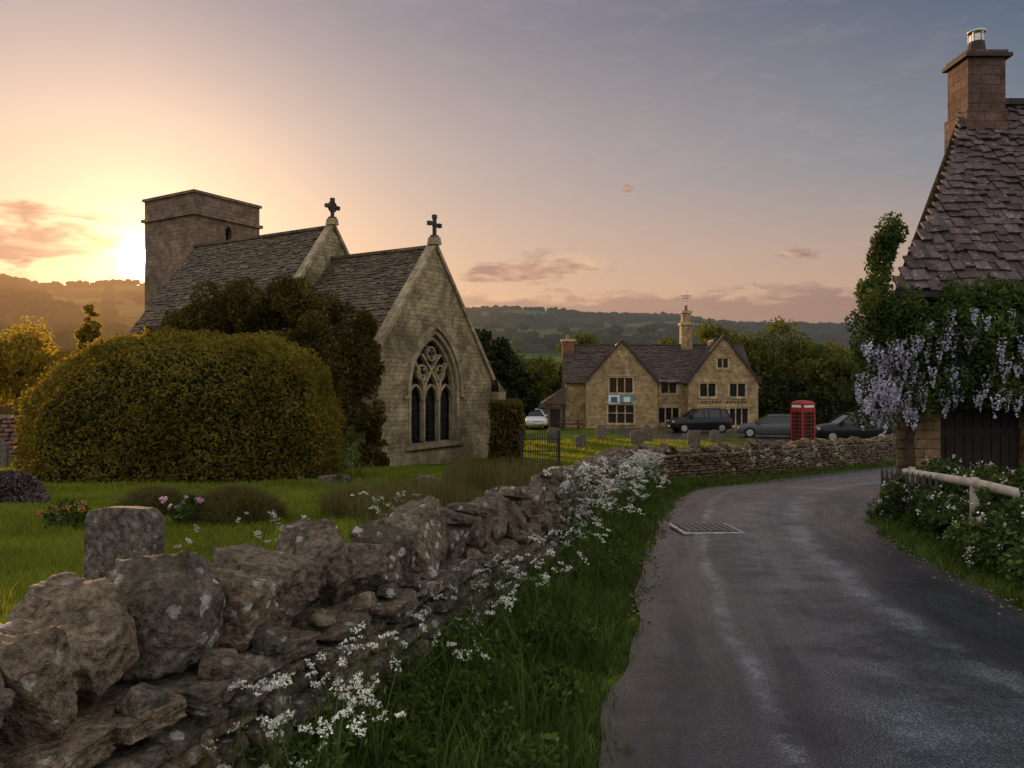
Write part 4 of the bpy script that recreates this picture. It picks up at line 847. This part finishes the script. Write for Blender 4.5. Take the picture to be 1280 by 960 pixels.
# ------------------------------------------------------------------ cars
def car(x,y,rz,paintm,suv=False,z=None):
    e_=empty('parked_car',(x,y,(float(H(x,y))+.03) if z is None else z),rz); dz=.14 if suv else 0
    st=[(-2.18,.42,.72,.60),(-2.12,.30,.90,.78),(-1.85,.24,.98,.86),(-1.2,.22,1.0,.89),(-.2,.21,.98,.90),(.75,.21,.96,.90),(1.15,.22,.93,.89),(1.7,.24,.85,.86),(2.05,.28,.74,.78),(2.2,.38,.62,.60)]
    V=[];n=12
    for (a,zb_,zt,hw) in st:
        zt+=dz; zm=(zb_+zt)/2
        pr=[(-hw*.9,zb_),(-hw,zb_+.1),(-hw*1.0,zm+.05),(-hw*.97,zt-.1),(-hw*.86,zt-.015),(-hw*.4,zt+.01),(hw*.4,zt+.01),(hw*.86,zt-.015),(hw*.97,zt-.1),(hw,zm+.05),(hw,zb_+.1),(hw*.9,zb_)]
        V+=[(a,p,q) for p,q in pr]
    F=[(i*n+k,i*n+(k+1)%n,(i+1)*n+(k+1)%n,(i+1)*n+k) for i in range(len(st)-1) for k in range(n)]+[tuple(range(n)),tuple(range((len(st)-1)*n,len(st)*n))]
    mb=MB(); mb.add(V,F,0); mb.obj('body',[paintm],e_,smooth=True)
    rt=1.45+dz*1.6; gb=.95+dz; xb0,xb1,xr0,xr1=(-2.0,1.0,-1.72,.25) if suv else (-1.85,1.05,-1.2,.2)
    mb=MB(); P0=[(xb0,-.80,gb),(xb1,-.80,gb),(xb1,.80,gb),(xb0,.80,gb)]; P1=[(xr0,-.62,rt-.05),(xr1,-.64,rt-.05),(xr1,.64,rt-.05),(xr0,.62,rt-.05)]
    mb.add(P0+P1,[(0,1,5,4),(1,2,6,5),(2,3,7,6),(3,0,4,7),(4,5,6,7)],0); mb.obj('windows',[M_glass],e_)
    mb=MB(); v=[]
    for a in np.linspace(0,1,7):
        xx_=xr0-.06+(xr1-xr0+.12)*a; hh=.04*math.sin(a*math.pi)
        for yy_ in(-.66,-.5,0,.5,.66): v.append((xx_,yy_,rt-.055+(.05 if abs(yy_)<.6 else 0)+hh+(.01 if yy_==0 else 0)))
    mb.add(v,[(i*5+j,i*5+5+j,i*5+6+j,i*5+1+j) for i in range(6) for j in range(4)],0)
    for s_ in(-1,1):
        for (a,b) in((xb0,xr0),(xb1,xr1)): mb.bar((a,s_*.80,gb),(b,s_*.64,rt-.03),.07,.06,0)
        for a in(-.45,.25 if not suv else -.1,-1.3): 
            if a>xr0-.2: mb.bar((a,s_*.815,gb),(a-.02,s_*.655,rt-.03),.03,.07,0)
        mb.box(.75,.95,s_*.93-.07,s_*.93+.07,gb-.02,gb+.12,0)
    mb.obj('roof',[paintm],e_,smooth=False)
    mb=MB()
    for a in(-1.35,1.38):
        for s_ in(-1,1):
            mb.cyl((a,s_*.70,.33),(a,s_*.905,.33),.345,.345,0,20); mb.cyl((a,s_*.90,.33),(a,s_*.918,.33),.22,.20,1,14)
            for q in range(5): t=q*1.257; mb.bar((a,s_*.92,.33),(a+.2*math.cos(t),s_*.92,.33+.2*math.sin(t)),.04,.02,1)
            V_,F_=tube([(a,s_*.88,.34),(a,s_*.907,.34)],[.40,.40],20); mb.add(V_,F_,0)
    mb.obj('wheels',[M_rubber,M_metal],e_)
    mb=MB()
    for s_ in(-1,1): mb.box(2.02,2.14,s_*.58-.16,s_*.58+.16,.60+dz,.72+dz,0,.02,.02); mb.box(-2.19,-2.08,s_*.62-.12,s_*.62+.12,.68+dz,.86+dz,1)
    mb.box(2.17,2.215,-.26,.26,.42,.53,2); mb.box(-2.205,-2.16,-.26,.26,.55,.66,2); mb.box(2.1,2.2,-.4,.4,.56,.62,3)
    mb.obj('lamps',[M_lens,M_tail,M_whitep,M_rubber],e_)
car(19.9,44.5,math.radians(176),P_black,True); car(24.5,49,math.radians(178),P_silver,True); car(16.6,48.5,math.radians(165),P_silver); car(13.3,54,math.radians(186),P_black,True)
car(1.6,60,math.radians(-80),P_whitec); car(3.0,66,math.radians(-85),P_blue); car(4.0,72,math.radians(-90),P_whitec,True)
bn=empty('picnic_bench',(4.4,57.2,float(H(4.4,57.2)))); mb=MB()
for y in(-.3,-.1,.1,.3): mb.box(-.9,.9,y-.09,y+.09,.72,.76,0)
for y in(-.75,.75): mb.box(-.9,.9,y-.12,y+.12,.43,.47,0)
for x in(-.6,.6):
    mb.bar((x,-.7,0),(x,-.25,.72),.08,.06,0); mb.bar((x,.7,0),(x,.25,.72),.08,.06,0); mb.bar((x,-.8,.40),(x,.8,.40),.06,.06,0)
mb.obj('planks',[M_bark],bn)
# ------------------------------------------------------------------ WORLD
SA,SE=math.radians(-25.95),math.radians(8.6)
world=bpy.data.worlds.new('World'); scn.world=world; world.use_nodes=True; nt=world.node_tree; nt.nodes.clear()
sky=nt.nodes.new('ShaderNodeTexSky'); sky.sky_type='NISHITA'; sky.sun_disc=False; sky.sun_elevation=SE; sky.sun_rotation=SA; sky.dust_density=2.5
tc=nt.nodes.new('ShaderNodeTexCoord').outputs['Generated']
nrm=nt.nodes.new('ShaderNodeVectorMath'); nrm.operation='NORMALIZE'; nt.links.new(tc,nrm.inputs[0]); D=nrm.outputs[0]; s=sep(nt,D)
az=mth(nt,'MULTIPLY',mth(nt,'ARCTAN2',s[0],s[1]),57.2958); el=mth(nt,'MULTIPLY',mth(nt,'ARCSINE',s[2]),57.2958)
zc=mth(nt,'MAXIMUM',s[2],0.0)
RA=ramp(nt,zc,[(0,(.88,.46,.22)),(.10,(.93,.52,.29)),(.2,(.82,.53,.38)),(.3,(.66,.485,.42)),(.43,(.42,.335,.36)),(.8,(.24,.24,.32))])
RB=ramp(nt,zc,[(0,(.46,.29,.22)),(.09,(.54,.335,.24)),(.16,(.43,.325,.28)),(.25,(.225,.25,.295)),(.42,(.07,.115,.185)),(.8,(.05,.08,.15))])
daz=mth(nt,'ABSOLUTE',mth(nt,'ADD',az,30)); f=ramp(nt,mth(nt,'DIVIDE',daz,100),[(.03,0.0),(.36,.52),(.66,1.0)])
col=mixc(nt,f,RA,RB)
ns=mixc(nt,1.0,sky.outputs[0],(.09,.09,.09),'MULTIPLY'); col=mixc(nt,.12,col,ns)
cv_=comb(nt,mth(nt,'MULTIPLY',az,.16),mth(nt,'MULTIPLY',el,.5)); n1=noi(nt,1.6,6,.6,cv_,.3)
def gs(a,e_,sa_,se_):
    q=mth(nt,'ADD',mth(nt,'POWER',mth(nt,'ABSOLUTE',mth(nt,'DIVIDE',mth(nt,'SUBTRACT',az,a),sa_)),2.0),mth(nt,'POWER',mth(nt,'ABSOLUTE',mth(nt,'DIVIDE',mth(nt,'SUBTRACT',el,e_),se_)),2.0))
    return mth(nt,'POWER',2.718,mth(nt,'MULTIPLY',q,-1))
terms=[mth(nt,'MULTIPLY',gs(*g),w_) for g,w_ in(((-.8,8.2,3.6,.8),.58),((4.8,9.0,3.4,1.1),.56),((20.4,9.2,1.6,.5),.50),((8.6,14.3,.8,.3),.38),((10.5,17.2,1.2,.3),.32),((-31,8.9,8,1.4),.46),((-33,11.0,8,.7),.38))]
tot=terms[0]
for t in terms[1:]: tot=mth(nt,'ADD',tot,t)
den=ramp(nt,mth(nt,'ADD',n1,tot),[(.72,0.0),(.90,1.0)])
cc=mixc(nt,f,(.58,.30,.19),(.21,.145,.15)); cc=mixc(nt,ramp(nt,n1,[(.40,0.0),(.60,1.0)]),mixc(nt,f,(1.0,.66,.40),(.60,.38,.28)),cc)
col=mixc(nt,mth(nt,'MULTIPLY',den,.85),col,cc)
band=ramp(nt,mth(nt,'ADD',mth(nt,'DIVIDE',mth(nt,'SUBTRACT',7.5,el),2.0),mth(nt,'MULTIPLY',mth(nt,'SUBTRACT',n1,.5),2.4)),[(.35,0.0),(.75,1.0)])
bf=mth(nt,'MULTIPLY',band,ramp(nt,mth(nt,'DIVIDE',mth(nt,'ADD',az,40),60),[(.5,.25),(.68,.72),(1,.72)])); col=mixc(nt,bf,col,mixc(nt,f,(.60,.34,.22),(.20,.14,.145)))
col=mixc(nt,mth(nt,'MULTIPLY',ramp(nt,n1,[(.5,0.0),(.75,1.0)]),.08),col,(.75,.55,.5))
# added out-of-view fill: sky brightened overhead and behind to light the lane
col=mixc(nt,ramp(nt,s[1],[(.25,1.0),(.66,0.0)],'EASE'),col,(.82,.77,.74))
sd=Vector((math.sin(SA)*math.cos(SE),math.cos(SA)*math.cos(SE),math.sin(SE)))
dt=nt.nodes.new('ShaderNodeVectorMath'); dt.operation='DOT_PRODUCT'; nt.links.new(D,dt.inputs[0]); dt.inputs[1].default_value=sd; dv=mth(nt,'MAXIMUM',dt.outputs['Value'],0.0)
for pw,k,c in((60,.28,(1,.45,.15)),(700,1.4,(1,.60,.25)),(9000,12,(1,.8,.5)),(60000,90,(1,.85,.6))):
    g=mth(nt,'MULTIPLY',mth(nt,'POWER',dv,pw),k); col=mixc(nt,1.0,col,mixc(nt,1.0,comb(nt,g,g,g),c,'MULTIPLY'),'ADD')
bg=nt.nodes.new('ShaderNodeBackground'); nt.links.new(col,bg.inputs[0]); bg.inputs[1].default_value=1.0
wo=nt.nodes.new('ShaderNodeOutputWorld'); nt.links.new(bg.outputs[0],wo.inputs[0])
sun=bpy.data.lights.new('sun','SUN'); sun.energy=5.0; sun.angle=math.radians(.5); sun.color=(1,.60,.28)
so=link(bpy.data.objects.new('sun',sun)); so.rotation_euler=(-sd).to_track_quat('-Z','Y').to_euler()
# ------------------------------------------------------------------ camera
cam=bpy.data.cameras.new('camera'); cam.lens=26.7; cam.sensor_width=36; cam.clip_end=9000; cam.clip_start=.05
co=link(bpy.data.objects.new('camera',cam)); co.location=(0,0,0); co.rotation_euler=(math.radians(90),0,0); scn.camera=co
